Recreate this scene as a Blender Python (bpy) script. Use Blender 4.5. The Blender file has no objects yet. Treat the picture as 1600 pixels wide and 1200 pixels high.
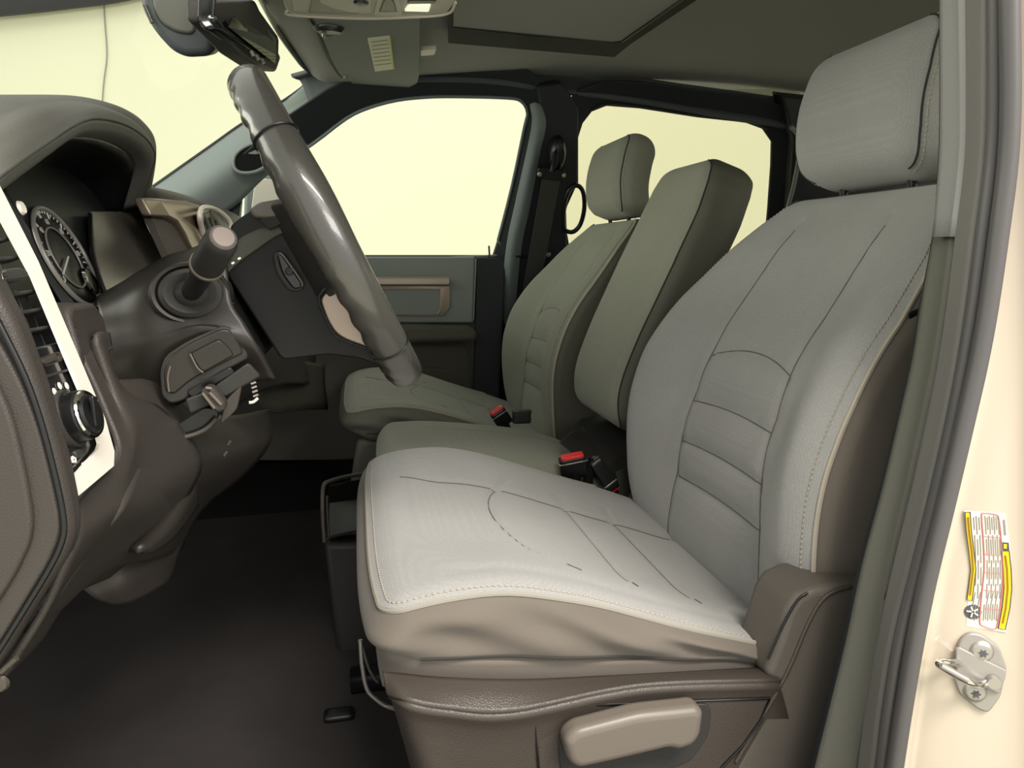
import bpy, bmesh, math, random
import numpy as np
from mathutils import Vector, Matrix
random.seed(3); np.random.seed(3)
S = bpy.context.scene
COL = S.collection

# ------------------------------------------------------------------ camera, world, lights, exposure
F = 1130.0
PITCH = math.atan(200/F); YAW = math.atan(244*math.cos(PITCH)/F); H = 0.66
CAMP = np.array([0, 0, H])
FW = np.array([math.sin(YAW)*math.cos(PITCH), math.cos(YAW)*math.cos(PITCH), -math.sin(PITCH)])
RT = np.array([math.cos(YAW), -math.sin(YAW), 0]); UP = np.cross(RT, FW)
cam = bpy.data.cameras.new('camera'); cam.sensor_width = 36; cam.lens = F/1600*36
cam.clip_start = 0.01; cam.clip_end = 60
camo = bpy.data.objects.new('camera', cam); COL.objects.link(camo)
M = Matrix.Identity(4)
for i in range(3):
    M[i][0], M[i][1], M[i][2], M[i][3] = RT[i], UP[i], -FW[i], CAMP[i]
camo.matrix_world = M
S.camera = camo

w = bpy.data.worlds.new('world'); S.world = w; w.use_nodes = True
w.node_tree.nodes['Background'].inputs[0].default_value = (1.0, 0.985, 0.955, 1)
w.node_tree.nodes['Background'].inputs[1].default_value = 0.97

def area(name, loc, target, size, sy, power, col):
    l = bpy.data.lights.new(name, 'AREA'); l.shape = 'RECTANGLE'; l.size = size; l.size_y = sy
    l.energy = power; l.color = col
    o = bpy.data.objects.new(name, l); COL.objects.link(o)
    o.location = loc
    o.rotation_euler = (Vector(target)-Vector(loc)).to_track_quat('-Z', 'Y').to_euler()
    return o
area('ceiling_lamp_driver_side', (0.55, -0.75, 2.2), (0.2, 0.6, 0.4), 1.2, 0.5, 58, (1, 0.92, 0.84))
area('fill_light_rear_driver_side', (1.3, -1.5, 1.7), (-0.1, 0.6, 0.6), 1.2, 0.6, 26, (1, 0.95, 0.9))  # added fill that brightens dash, wheel and bezel, not a real fixture
area('fill_light_back_wall', (0.0, 3.0, 3.2), (0.0, 5.4, .9), 8, 0.6, 22, (1, 0.99, 0.9))  # unseen light added to brighten the wall behind the windows
area('fill_light_front', (-2.8, 1.0, 1.55), (0.6, 1.1, 0.8), 3.0, 1.0, 45, (1, 0.99, 0.93))  # low fill added ahead of the windshield to lift the upper seat backs

S.view_settings.view_transform = 'Standard'
try: S.view_settings.look = 'None'
except Exception: pass
S.view_settings.gamma = 1; S.view_settings.use_curve_mapping = False
S.view_settings.exposure = 0.3

# ------------------------------------------------------------------ rays of the photograph into the place
def ray(px, py): return FW + RT*((px-800)/F) - UP*((py-600)/F)
def P(px, py, y=None, x=None, z=None, n=None, q=None):
    d = ray(px, py)
    if n is not None: t = np.dot(np.array(q)-CAMP, n)/np.dot(d, n)
    else: t = y/d[1] if y is not None else x/d[0] if x is not None else (z-H)/d[2]
    return CAMP + d*t
def PL(l, y): return [P(a, b, y=y) for a, b in l]
def P3(l): return [P(a, b, y=c) for a, b, c in l]

# ------------------------------------------------------------------ materials
MAT = {}
def lin(c):
    c = np.array(c)/255.0
    return tuple(np.where(c <= .04045, c/12.92, ((c+.055)/1.055)**2.4))
def mat(name, rgb, rough=.5, metal=0, bump=0, bscale=400, var=0, vscale=8, kind='noise', spec=.5, coat=0, sheen=0, emit=0):
    m = bpy.data.materials.new(name); m.use_nodes = True; nt = m.node_tree; b = nt.nodes['Principled BSDF']
    c = lin(rgb); b.inputs['Base Color'].default_value = (*c, 1)
    b.inputs['Roughness'].default_value = rough; b.inputs['Metallic'].default_value = metal
    b.inputs['Specular IOR Level'].default_value = spec
    if coat: b.inputs['Coat Weight'].default_value = coat
    if sheen:
        b.inputs['Sheen Weight'].default_value = sheen; b.inputs['Sheen Roughness'].default_value = .6
    tc = nt.nodes.new('ShaderNodeTexCoord')
    if bump:
        if kind == 'noise':
            t = nt.nodes.new('ShaderNodeTexNoise'); t.inputs['Scale'].default_value = bscale; t.inputs['Detail'].default_value = 2
            out = t.outputs['Fac']
        elif kind == 'grain':
            t = nt.nodes.new('ShaderNodeTexVoronoi'); t.feature = 'DISTANCE_TO_EDGE'; t.inputs['Scale'].default_value = bscale
            out = t.outputs['Distance']
        else:
            t = nt.nodes.new('ShaderNodeTexVoronoi'); t.inputs['Scale'].default_value = bscale; t.inputs['Randomness'].default_value = .5
            out = t.outputs['Distance']
        nt.links.new(tc.outputs['Object'], t.inputs['Vector'])
        bp = nt.nodes.new('ShaderNodeBump'); bp.inputs['Strength'].default_value = bump; bp.inputs['Distance'].default_value = .0006
        nt.links.new(out, bp.inputs['Height']); nt.links.new(bp.outputs[0], b.inputs['Normal'])
        if kind == 'weave':
            r = nt.nodes.new('ShaderNodeMixRGB'); r.inputs[1].default_value = (*[v*.86 for v in c], 1); r.inputs[2].default_value = (*[min(1, v*1.18) for v in c], 1)
            nt.links.new(out, r.inputs[0]); nt.links.new(r.outputs[0], b.inputs['Base Color'])
    if var:
        t2 = nt.nodes.new('ShaderNodeTexNoise'); t2.inputs['Scale'].default_value = vscale; t2.inputs['Detail'].default_value = 4
        nt.links.new(tc.outputs['Object'], t2.inputs['Vector'])
        mx = nt.nodes.new('ShaderNodeMixRGB'); mx.blend_type = 'MULTIPLY'; mx.inputs[0].default_value = 1
        rp = nt.nodes.new('ShaderNodeMapRange'); rp.inputs[1].default_value = .3; rp.inputs[2].default_value = .7
        rp.inputs[3].default_value = 1-var; rp.inputs[4].default_value = 1+var
        nt.links.new(t2.outputs['Fac'], rp.inputs[0]); nt.links.new(rp.outputs[0], mx.inputs[2])
        src = b.inputs['Base Color'].links[0].from_socket if b.inputs['Base Color'].links else None
        if src: nt.links.new(src, mx.inputs[1])
        else: mx.inputs[1].default_value = (*c, 1)
        nt.links.new(mx.outputs[0], b.inputs['Base Color'])
    if emit:
        b.inputs['Emission Color'].default_value = (*c, 1); b.inputs['Emission Strength'].default_value = emit
    MAT[name] = m
    return m
def glass(name, tint, refl=.035):
    m = bpy.data.materials.new(name); m.use_nodes = True; nt = m.node_tree
    nt.nodes.remove(nt.nodes['Principled BSDF']); o = nt.nodes['Material Output']
    t = nt.nodes.new('ShaderNodeBsdfTransparent'); t.inputs[0].default_value = (*tint, 1)
    g = nt.nodes.new('ShaderNodeBsdfGlossy'); g.inputs['Roughness'].default_value = .02
    mx = nt.nodes.new('ShaderNodeMixShader')
    mx.inputs[0].default_value = refl; nt.links.new(t.outputs[0], mx.inputs[1]); nt.links.new(g.outputs[0], mx.inputs[2])
    nt.links.new(mx.outputs[0], o.inputs[0]); MAT[name] = m
    return m
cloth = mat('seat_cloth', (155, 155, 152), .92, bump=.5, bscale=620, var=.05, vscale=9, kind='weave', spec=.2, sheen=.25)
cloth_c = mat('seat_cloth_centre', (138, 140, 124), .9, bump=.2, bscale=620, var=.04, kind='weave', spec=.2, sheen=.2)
vinyl = mat('seat_side_fabric', (103, 96, 87), .72, bump=.25, bscale=700, var=.04, spec=.3, sheen=.15)
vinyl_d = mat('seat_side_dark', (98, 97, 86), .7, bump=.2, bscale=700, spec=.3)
seam_l = mat('seam_thread', (108, 105, 98), .9)
pipe_m = mat('seat_piping', (150, 146, 136), .85)
thread = mat('stitch_thread', (176, 168, 152), .8)
seamd = mat('seam_dark', (50, 49, 46), .9)  # dark tone of piping and bottom seams
plast = mat('grained_plastic', (66, 61, 56), .5, bump=.6, bscale=520, kind='grain', spec=.4)
plast_s = mat('seat_plastic', (68, 62, 56), .38, bump=.55, bscale=520, kind='grain', spec=.45)
plast_d = mat('dark_plastic', (52, 51, 49), .5, bump=.3, bscale=600, kind='grain', spec=.4)
dash_m = mat('dash_plastic', (60, 56, 52), .5, bump=.5, bscale=560, kind='grain', spec=.4)
dash_t = mat('dash_top', (100, 100, 94), .6, bump=.5, bscale=560, kind='grain', spec=.4)
smooth_p = mat('column_plastic', (44, 41, 37), .42, bump=.1, bscale=700, spec=.5)
black = mat('black_plastic', (20, 21, 22), .35, spec=.5)
blackm = mat('black_matte', (12, 13, 13), .8, spec=.2)
gloss = mat('gloss_black', (24, 26, 28), .12, spec=.6)
silver = mat('satin_silver', (250, 243, 230), .3, metal=.1)
bronze = mat('warm_silver_trim', (170, 154, 138), .33, metal=.45)
chrome = mat('chrome', (225, 225, 222), .08, metal=1)
leather = mat('wheel_leather', (70, 69, 64), .27, bump=.15, bscale=600, kind='grain', spec=.6, coat=.5)
liner = mat('headliner_cloth', (160, 160, 157), .95, bump=.3, bscale=900, spec=.1)
pillar_m = mat('pillar_trim_plastic', (124, 133, 132), .55, bump=.15, bscale=700, spec=.4)
pillar_d = mat('pillar_dark', (46, 50, 52), .55, spec=.35)
doorp = mat('door_panel_dark', (138, 145, 138), .55, bump=.2, bscale=600, spec=.35)
doorb = mat('door_panel_lower', (88, 86, 76), .6, bump=.2, bscale=600, spec=.3)
carpet = mat('carpet', (58, 55, 54), .95, bump=1, bscale=500, var=.10, vscale=12, spec=.1)
paint = mat('white_paint', (196, 184, 166), .22, spec=.5, coat=.4)
rubber = mat('door_seal_rubber', (78, 76, 76), .42, spec=.5)
pil_g = mat('driver_pillar_trim', (140, 140, 139), .5, bump=.3, bscale=600, kind='grain', spec=.4)
webbing = mat('belt_webbing', (66, 66, 62), .7, bump=.5, bscale=800, spec=.3)
red = mat('red_button', (232, 52, 50), .4, spec=.5)
redd = mat('dark_red_button', (205, 16, 22), .35, spec=.5)
yellow = mat('label_yellow', (238, 196, 20), .5)
paper = mat('label_paper', (226, 220, 206), .5)
paper2 = mat('visor_label_paper', (222, 222, 196), .6)
inkd = mat('label_ink', (74, 74, 80), .6)
inkg = mat('label_grey_ink', (150, 146, 140), .6)
inkr = mat('label_red_ink', (214, 128, 124), .6)
steel = mat('brushed_steel', (176, 172, 164), .35, metal=.7, bump=.2, bscale=300)
zinc = mat('grey_striker_plate', (158, 154, 148), .4, metal=.3, spec=.5)
whitep = mat('white_marking', (226, 224, 214), .5)
visorm = mat('visor_cloth', (146, 150, 146), .9, bump=.3, bscale=900, spec=.15)
consol = mat('overhead_console_plastic', (214, 211, 196), .5, spec=.4)
wallm = mat('studio_wall_paint', (234, 234, 210), .9, spec=.1)
wallt = mat('studio_dark_ceiling', (60, 60, 66), .9)
lampm = mat('lamp_lens', (250, 250, 225), .4, emit=.6)
ledge = mat('screen_and_glare_grey', (112, 106, 98), .25, spec=.5)
lever_m = mat('lever_plastic', (108, 101, 92), .38, bump=.1, bscale=600, spec=.5)
mirror_m = mat('mirror_glass', (190, 195, 185), .03, metal=1)
win_g = glass('window_glass', (.97, .985, .95))
win_r = glass('rear_window_glass', (.88, .875, .80))
wind_g = glass('windshield_glass', (.82, .84, .77))

# ------------------------------------------------------------------ objects
OFF = {}
def tag(o, label=None, cat=None, group=None, kind=None):
    if label: o['label'] = label
    if cat: o['category'] = cat
    if group: o['group'] = group
    if kind: o['kind'] = kind
    return o
def thing(name, loc, label, cat, group=None):
    o = bpy.data.objects.new(name, None); COL.objects.link(o); o.empty_display_size = .05
    o.location = tuple(loc); OFF[o] = np.array(loc, float)
    return tag(o, label, cat, group)
def mesh(name, V, Fc, m, parent=None, smooth=True, label=None, sharp=None):
    V = np.array(V, float)
    off = OFF[parent] if parent is not None else np.zeros(3)
    me = bpy.data.meshes.new(name)
    me.from_pydata([tuple(v) for v in (V-off)], [], [tuple(int(i) for i in f) for f in Fc]); me.update()
    bm = bmesh.new(); bm.from_mesh(me); bmesh.ops.remove_doubles(bm, verts=bm.verts, dist=2e-6)
    bmesh.ops.recalc_face_normals(bm, faces=bm.faces); bm.to_mesh(me); bm.free()
    me.materials.append(m)
    if smooth:
        for p in me.polygons: p.use_smooth = True
        if sharp: me.set_sharp_from_angle(angle=math.radians(sharp))
    o = bpy.data.objects.new(name, me); COL.objects.link(o)
    if parent is not None: o.parent = parent
    OFF[o] = off
    if label: o['label'] = label
    return o
def crom(pts, n, closed=False):
    """Catmull-Rom through pts, n samples per span."""
    p = [np.array(a, float) for a in pts]
    N = len(p); out = []
    spans = N if closed else N-1
    for i in range(spans):
        if closed: a, b, c, d = p[(i-1) % N], p[i], p[(i+1) % N], p[(i+2) % N]
        else:
            b, c = p[i], p[i+1]
            a = p[i-1] if i > 0 else 2*b-c
            d = p[i+2] if i+2 < N else 2*c-b
        for k in range(n):
            t = k/n
            out.append(.5*((2*b)+(-a+c)*t+(2*a-5*b+4*c-d)*t*t+(-a+3*b-3*c+d)*t**3))
    if not closed: out.append(p[-1])
    return out
def rounded(pts, r=.006, n=4):
    """Round the corners of a closed 3D polygon."""
    p = [np.array(a, float) for a in pts]; out = []
    for i in range(len(p)):
        a, b, c = p[i-1], p[i], p[(i+1) % len(p)]
        la, lc = np.linalg.norm(a-b), np.linalg.norm(c-b)
        d = min(r, la*.45, lc*.45)
        s, e = b+(a-b)/la*d, b+(c-b)/lc*d
        for k in range(n+1):
            t = k/n; out.append((1-t)**2*s+2*t*(1-t)*b+t*t*e)
    return out
def patch(name, rows, m, parent=None, nu=6, nv=6, thick=.006, smooth_rows=True, off=-1, label=None, sharp=None):
    rows = [crom(r, nv) for r in rows]
    R = np.array(rows)
    cols = [crom(list(R[:, j]), nu) if smooth_rows else list(R[:, j]) for j in range(R.shape[1])]
    G = np.array(cols).transpose(1, 0, 2)
    a, b = G.shape[:2]
    V = G.reshape(-1, 3)
    Fc = [(i*b+j, i*b+j+1, (i+1)*b+j+1, (i+1)*b+j) for i in range(a-1) for j in range(b-1)]
    o = mesh(name, V, Fc, m, parent, True, label, sharp)
    if thick:
        s = o.modifiers.new('thickness', 'SOLIDIFY'); s.thickness = thick; s.offset = 0
    return o
def plate(name, pts, vec, m, parent=None, bev=.002, seg=3, label=None):
    """Extrude a 3D polygon by vec (thickness) and round its edges."""
    off = OFF[parent] if parent is not None else np.zeros(3)
    bm = bmesh.new()
    vs = [bm.verts.new(tuple(np.array(p)-off)) for p in pts]
    f = bm.faces.new(vs)
    r = bmesh.ops.extrude_face_region(bm, geom=[f])
    bmesh.ops.translate(bm, verts=[g for g in r['geom'] if isinstance(g, bmesh.types.BMVert)], vec=tuple(vec))
    bmesh.ops.recalc_face_normals(bm, faces=bm.faces)
    me = bpy.data.meshes.new(name); bm.to_mesh(me); bm.free(); me.materials.append(m)
    for p in me.polygons: p.use_smooth = True
    me.set_sharp_from_angle(angle=math.radians(40))
    o = bpy.data.objects.new(name, me); COL.objects.link(o)
    if parent is not None: o.parent = parent
    OFF[o] = off
    if bev:
        b = o.modifiers.new('edge', 'BEVEL'); b.width = bev; b.segments = seg; b.limit_method = 'ANGLE'; b.angle_limit = math.radians(42); b.harden_normals = False
        try: b.use_clamp_overlap = True
        except Exception: pass
    if label: o['label'] = label
    return o
def tube(name, pts, r, m, parent=None, n=8, sm=0, closed=False, label=None, flat=None, rr=None, cap=True):
    if sm: pts = crom(pts, sm, closed)
    p = np.array([np.array(a, float) for a in pts]); N = len(p)
    V = []; prev = None
    for i in range(N):
        if closed: t = p[(i+1) % N]-p[i-1]
        else: t = p[min(i+1, N-1)]-p[max(i-1, 0)]
        t = t/(np.linalg.norm(t)+1e-12)
        if prev is None:
            a = np.array(flat if flat is not None else (0, 0, 1.0))
            if abs(np.dot(a, t)) > .95: a = np.array((0, 1.0, 0))
        else: a = prev
        u = a-np.dot(a, t)*t; u /= np.linalg.norm(u)+1e-12; v = np.cross(t, u); prev = u
        ri = rr[i] if rr is not None else r
        r1, r2 = (ri if np.isscalar(ri) else ri)if np.isscalar(ri) else 0, 0
        if np.isscalar(ri): ru = rv = ri
        else: ru, rv = ri
        for k in range(n):
            th = 2*math.pi*k/n
            V.append(p[i]+u*math.cos(th)*ru+v*math.sin(th)*rv)
    Fc = []
    for i in range(N if closed else N-1):
        for k in range(n):
            j = (i+1) % N
            Fc.append((i*n+k, i*n+(k+1) % n, j*n+(k+1) % n, j*n+k))
    if not closed and cap:
        Fc.append(tuple(range(n))[::-1]); Fc.append(tuple((N-1)*n+k for k in range(n)))
    return mesh(name, V, Fc, m, parent, True, label, 50)
def strip(name, pts, wv, tv, m, parent=None, sm=6, label=None):
    """Flat webbing: ribbon through pts, half-width vector wv, thickness tv."""
    p = crom(pts, sm); wv = np.array(wv); tv = np.array(tv); V = []
    for a in p: V += [a-wv-tv, a+wv-tv, a+wv+tv, a-wv+tv]
    Fc = [(i*4+k, i*4+(k+1) % 4, i*4+4+(k+1) % 4, i*4+4+k) for i in range(len(p)-1) for k in range(4)]
    Fc += [(0, 1, 2, 3), tuple((len(p)-1)*4+k for k in range(4))]
    return mesh(name, V, Fc, m, parent, True, label, 30)
def frame(name, outer, inner, vec, m, parent=None, bev=.001, label=None):
    """Ring between two matched loops, extruded."""
    n = len(outer); vec = np.array(vec)
    V = list(outer)+list(inner)+[np.array(p)+vec for p in outer]+[np.array(p)+vec for p in inner]
    Fc = []
    for i in range(n):
        j = (i+1) % n
        Fc += [(i, j, n+j, n+i), (2*n+i, 3*n+i, 3*n+j, 2*n+j), (i, 2*n+i, 2*n+j, j), (n+i, n+j, 3*n+j, 3*n+i)]
    o = mesh(name, V, Fc, m, parent, True, label, 35)
    if bev:
        b = o.modifiers.new('edge', 'BEVEL'); b.width = bev; b.segments = 2; b.limit_method = 'ANGLE'; b.angle_limit = math.radians(40)
    return o
def lathe(name, prof, origin, axis, m, parent=None, n=40, label=None, squash=None):
    """prof: list of (radius, height along axis)."""
    ax = np.array(axis, float); ax /= np.linalg.norm(ax)
    a = np.array((0, 0, 1.0)) if abs(ax[2]) < .9 else np.array((1.0, 0, 0))
    u = np.cross(a, ax); u /= np.linalg.norm(u); v = np.cross(ax, u); V = []; o = np.array(origin, float)
    su, sv = squash or (1, 1)
    for r, h in prof:
        for k in range(n):
            th = 2*math.pi*k/n; V.append(o+ax*h+u*r*math.cos(th)*su+v*r*math.sin(th)*sv)
    Fc = [(i*n+k, i*n+(k+1) % n, (i+1)*n+(k+1) % n, (i+1)*n+k) for i in range(len(prof)-1) for k in range(n)]
    Fc += [tuple(range(n)), tuple((len(prof)-1)*n+k for k in range(n))]
    return mesh(name, V, Fc, m, parent, True, label, 35)
def rbox(h, r, N):
    """Rounded box surface points (half sizes h, radius r)."""
    h = np.array(h, float); V = []; Fc = []
    g = np.linspace(-1, 1, N+1)
    for ax in range(3):
        for s in (-1, 1):
            base = len(V)
            for a in g:
                for b in g:
                    p = np.zeros(3); p[ax] = s; p[(ax+1) % 3] = a; p[(ax+2) % 3] = b
                    p = p*h; inn = np.clip(p, -(h-r), h-r); d = p-inn
                    L = np.linalg.norm(d)
                    V.append(inn+d/L*r if L > 0 else p)
            for i in range(N):
                for j in range(N):
                    k = base+i*(N+1)+j; Fc.append((k, k+1, k+N+2, k+N+1))
    return np.array(V), Fc
def box(name, c, h, m, parent=None, r=.004, N=8, rot=None, label=None):
    V, Fc = rbox(h, min(r, min(h)*.98), N)
    if rot is not None: V = V @ np.array(rot).T
    return mesh(name, V+np.array(c), Fc, m, parent, True, label)
def axes(fwd, up=(0, 0, 1)):
    f = np.array(fwd, float); f /= np.linalg.norm(f); u = np.array(up, float); u -= np.dot(u, f)*f; u /= np.linalg.norm(u)
    return np.array([f, np.cross(u, f), u]).T
def sstep(a, b, x):
    t = np.clip((x-a)/(b-a), 0, 1); return t*t*(3-2*t)
def gs(x, s): return np.exp(-(x/s)**2)

# ================================================================== OUTDOORS / STUDIO
def struct(o): o['kind'] = 'structure'; return o
struct(mesh('wall_back', [(-9, 5.4, -.9), (7, 5.4, -.9), (7, 5.4, 2.7), (-9, 5.4, 2.7), (-9, 5.5, -.9), (7, 5.5, -.9), (7, 5.5, 2.7), (-9, 5.5, 2.7)],
       [(0, 1, 2, 3), (4, 5, 6, 7), (0, 1, 5, 4), (3, 2, 6, 7), (0, 3, 7, 4), (1, 2, 6, 5)], wallm, smooth=False))
struct(mesh('ground_floor', [(-9, -4, -.9), (7, -4, -.9), (7, 5.4, -.9), (-9, 5.4, -.9)], [(0, 1, 2, 3)], wallm, smooth=False))
wl = PL([(163, -40), (163, 20), (167, 85), (162, 130), (157, 200)], 5.39)
struct(tube('trim_wall_seam', wl, .004, inkg, sm=5))
bl = PL([(-600, 62), (-300, 50), (0, 24), (110, 12), (205, -2), (400, -50)], 5.3)
o = patch('ceiling_studio', [bl, [a+np.array((0, 0, 1.6)) for a in bl]], wallt, thick=.05); struct(o)

# ================================================================== CABIN SHELL
FZ = .05
struct(patch('floor', [[(-.95, .2, FZ+.02), (-.95, 1.2, FZ+.02), (-.95, 2.05, FZ+.02)], [(-.6, .2, FZ), (-.6, 1.2, FZ), (-.6, 2.05, FZ)], [(.3, .2, FZ), (.3, 1.2, FZ), (.3, 2.05, FZ)], [(1.9, .2, FZ), (1.9, 1.2, FZ), (1.9, 2.05, FZ)]], carpet, thick=.02))
struct(patch('wall_firewall', [[(-1.0, .2, FZ), (-1.0, 1.2, FZ), (-1.0, 2.05, FZ)], [(-.8, .2, .45), (-.8, 1.2, .45), (-.8, 2.05, .45)], [(-.66, .2, .66), (-.66, 1.2, .68), (-.66, 2.05, .68)]], blackm, thick=.02))
struct(patch('wall_cab_rear', [[(1.62, .3, .0), (1.62, 1.2, .0), (1.62, 2.1, .0)], [(1.61, .3, .35), (1.61, 1.2, .35), (1.61, 2.1, .35)], [(1.6, .3, .68), (1.6, 1.2, .68), (1.6, 2.1, .68)]], pillar_d, thick=.02))
struct(plate('window_4', [(1.6, .4, .68), (1.6, 2.0, .68), (1.5, 1.9, 1.04), (1.5, .5, 1.04)], (.004, 0, 0), win_r, bev=0))
struct(patch('trim_14', [[(1.5, .3, 1.03), (1.5, 1.2, 1.04), (1.5, 1.95, 1.03)], [(1.46, .3, 1.10), (1.46, 1.2, 1.14), (1.46, 1.95, 1.10)]], pillar_d, thick=.02))
# headliner: rows across (front to rear)
def hl(x, zc, ze): return [(x, .30, ze-.02), (x, .5, ze+.02), (x, .8, zc), (x, 1.2, zc+.01), (x, 1.55, zc), (x, 1.72, ze+.008), (x, 1.93, ze+.004)]
rows = [[P(392, -60, y=1.1)+np.array((0, -.8, .0)), P(392, -60, y=1.1)+np.array((0, -.4, 0)), P(405, -20, y=1.15), P(415, 5, y=1.3), P(440, 50, y=1.5), P(470, 92, y=1.7), P(492, 120, y=1.86)],
        hl(-.02, 1.055, 1.045), hl(.18, 1.09, 1.07), hl(.5, 1.12, 1.095), hl(.9, 1.125, 1.095), hl(1.3, 1.115, 1.075), hl(1.55, 1.105, 1.05)]
rows[0][0][2] = 1.04; rows[0][1][2] = 1.05
struct(patch('ceiling', rows, liner, thick=.012))
# ------------------------------------------------------------------ passenger side
SN = np.array((0, .39, .17)); SN /= np.linalg.norm(SN); SQ = np.array((0, 1.97, .66))
def PS(l, d=0): return [P(a, b, n=SN, q=SQ-SN*d) for a, b in l]
win1 = [(372, 400), (374, 300), (384, 292), (416, 272), (487, 226), (540, 186), (575, 169), (619, 157), (665, 152), (712, 151), (790, 153), (814, 158), (824, 176), (819, 200), (800, 290), (778, 375), (770, 400)]
out1 = [(340, 420), (300, 330), (330, 290), (380, 240), (450, 180), (510, 140), (550, 120), (610, 100), (665, 95), (712, 92), (800, 92), (840, 120), (850, 165), (845, 215), (825, 300), (803, 385), (796, 420)]
door = thing('door_1', P(600, 640, y=1.93), 'passenger front door seen from inside, dark panel with silver handle surround', 'door')
door['kind'] = 'structure'
frame('window_frame', PS(out1, .035), PS(win1, .01), SN*.010, pillar_d, door, .003)
tube('window_seal', PS(win1, .012), .004, pillar_m, door, sm=3, closed=True)
o = plate('window_1', PS([(330, 430), (330, 250), (500, 120), (700, 110), (850, 110), (850, 430)], -.012), SN*.004, win_g, bev=0); struct(o)
tube('lock_rod', PL([(765, 404), (764, 384)], 1.935), .0025, black, door)
plate('upper_panel', PL([(350, 401), (743, 401), (740, 505), (350, 505)], 1.92), (0, .05, 0), doorp, door, .006)
plate('edge_panel', PL([(746, 402), (790, 404), (778, 660), (738, 660)], 1.925), (0, .05, 0), pillar_d, door, .004)
plate('lower_panel', PL([(350, 500), (745, 500), (738, 720), (350, 720)], 1.935), (0, .04, 0), doorb, door, .004)
tube('panel_seam', PL([(744, 404), (740, 500)], 1.917), .002, pillar_m, door)
A = PL([(560, 447), (704, 447), (704, 480), (694, 494), (560, 494)], 1.915); B = PL([(560, 452), (687, 452), (687, 483), (683, 490), (560, 490)], 1.912)
frame('handle_surround', A, B, (0, .012, 0), bronze, door, .002)
plate('handle_recess', PL([(560, 451), (690, 451), (690, 491), (560, 491)], 1.916), (0, .006, 0), doorp, door, .001)
plate('door_handle', rounded(PL([(560, 433), (704, 433), (704, 446), (560, 446)], 1.90), .006), (0, .012, 0), bronze, door, .004)
plate('armrest', PL([(350, 512), (640, 508), (735, 510), (748, 520), (745, 534), (640, 536), (350, 538)], 1.87), (0, .07, 0), doorb, door, .012)
plate('storage_pocket', rounded(PL([(560, 575), (700, 575), (728, 600), (715, 640), (560, 640)], 1.925), .03), (0, .03, 0), doorb, door, .006)
tube('map_pocket_edge', PL([(640, 540), (700, 540), (730, 545), (735, 600), (722, 640)], 1.93), .003, doorb, door, sm=4)
# roof rail above both windows
struct(patch('trim_1', [[P(a, b, y=1.80) for a, b in [(455, 118), (520, 100), (620, 72), (760, 72), (880, 92), (1000, 122), (1200, 150), (1420, 185)]],
                        [P(a, b, y=1.815) for a, b in [(470, 128), (530, 112), (620, 95), (760, 98), (880, 118), (1000, 140), (1200, 172), (1420, 205)]],
                        PS([(485, 165), (540, 128), (620, 126), (760, 128), (880, 145), (1000, 160), (1200, 195), (1420, 228)], .028)], mat('rail_trim_shaded', (84, 88, 90), .7, spec=.3), thick=.01))  # shade along the headliner edge put into a darker rail colour
# rear passenger door window
win2 = [(898, 430), (886, 362), (885, 330), (893, 296), (904, 288), (904, 215), (911, 193), (925, 175), (948, 166), (1000, 170), (1090, 184), (1165, 192), (1192, 202), (1206, 222), (1205, 260), (1200, 330), (1190, 430)]
out2 = [(880, 450), (862, 380), (860, 330), (862, 290), (868, 260), (872, 205), (882, 165), (905, 140), (948, 126), (1000, 128), (1090, 140), (1180, 150), (1225, 165), (1240, 200), (1245, 260), (1238, 330), (1230, 450)]
d2 = thing('door_2', P(1050, 520, y=1.95), 'passenger rear door behind the seats with tinted window', 'door'); d2['kind'] = 'structure'
frame('window_frame', PS(out2, .03), PS(win2, .01), SN*.010, pillar_d, d2, .003)
plate('door_panel', PS([(860, 428), (1240, 428), (1240, 760), (860, 760)], .02), SN*.04, pillar_d, d2, .005)
tube('window_seal', PS([(925, 172), (948, 163), (1000, 167), (1090, 181), (1170, 191), (1200, 203)], .02), .003, pillar_d, d2, sm=3)
struct(plate('window_2', PS([(860, 440), (860, 140), (1250, 140), (1250, 440)], -.012), SN*.004, win_r, bev=0))
struct(plate('trim_2', PS([(1222, 150), (1600, 190), (1600, 800), (1210, 800), (1232, 330), (1240, 220)], .05), SN*.06, pillar_d, bev=.006))
struct(tube('trim_3', PS([(1236, 198), (1247, 212), (1249, 240), (1240, 290), (1228, 340), (1222, 400)], .06), .006, pil_g, sm=5))
# passenger B pillar
struct(plate('trim_4', PS([(838, 135), (880, 130), (905, 170), (903, 288), (884, 330), (886, 380), (905, 470), (880, 720), (776, 720), (800, 405), (828, 290), (850, 190)], .045), SN*.05, pillar_d, bev=.006))
struct(patch('trim_5', [PS([(829, 162), (832, 190), (824, 235), (805, 320), (790, 400), (776, 560)], .05), PS([(837, 160), (843, 190), (834, 240), (816, 325), (800, 402), (786, 560)], .062), PS([(846, 166), (852, 195), (842, 245), (826, 330), (812, 404), (800, 560)], .05)], pillar_m, thick=.006))
struct(tube('trim_6', PS([(800, 400), (838, 403)], .06), .0025, black))
gh = tube('grab_handle', PS([(880, 350), (882, 318), (890, 296), (902, 290), (911, 300), (913, 325), (907, 350), (896, 362), (884, 360)], .06), .006, black, sm=5, closed=True)
tag(gh, 'black looped grab handle on the passenger door pillar beside the headrest', 'grab handle')
bl_ = thing('seat_belt', PS([(860, 300)], .06)[0], 'dark seat belt hanging from the pillar beside the passenger seat', 'seat belt')
w0 = PS([(862, 276), (836, 420), (812, 560), (800, 660)], .085)
strip('webbing', w0, (.024, 0, .004), (0, .0015, 0), webbing, bl_)
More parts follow.
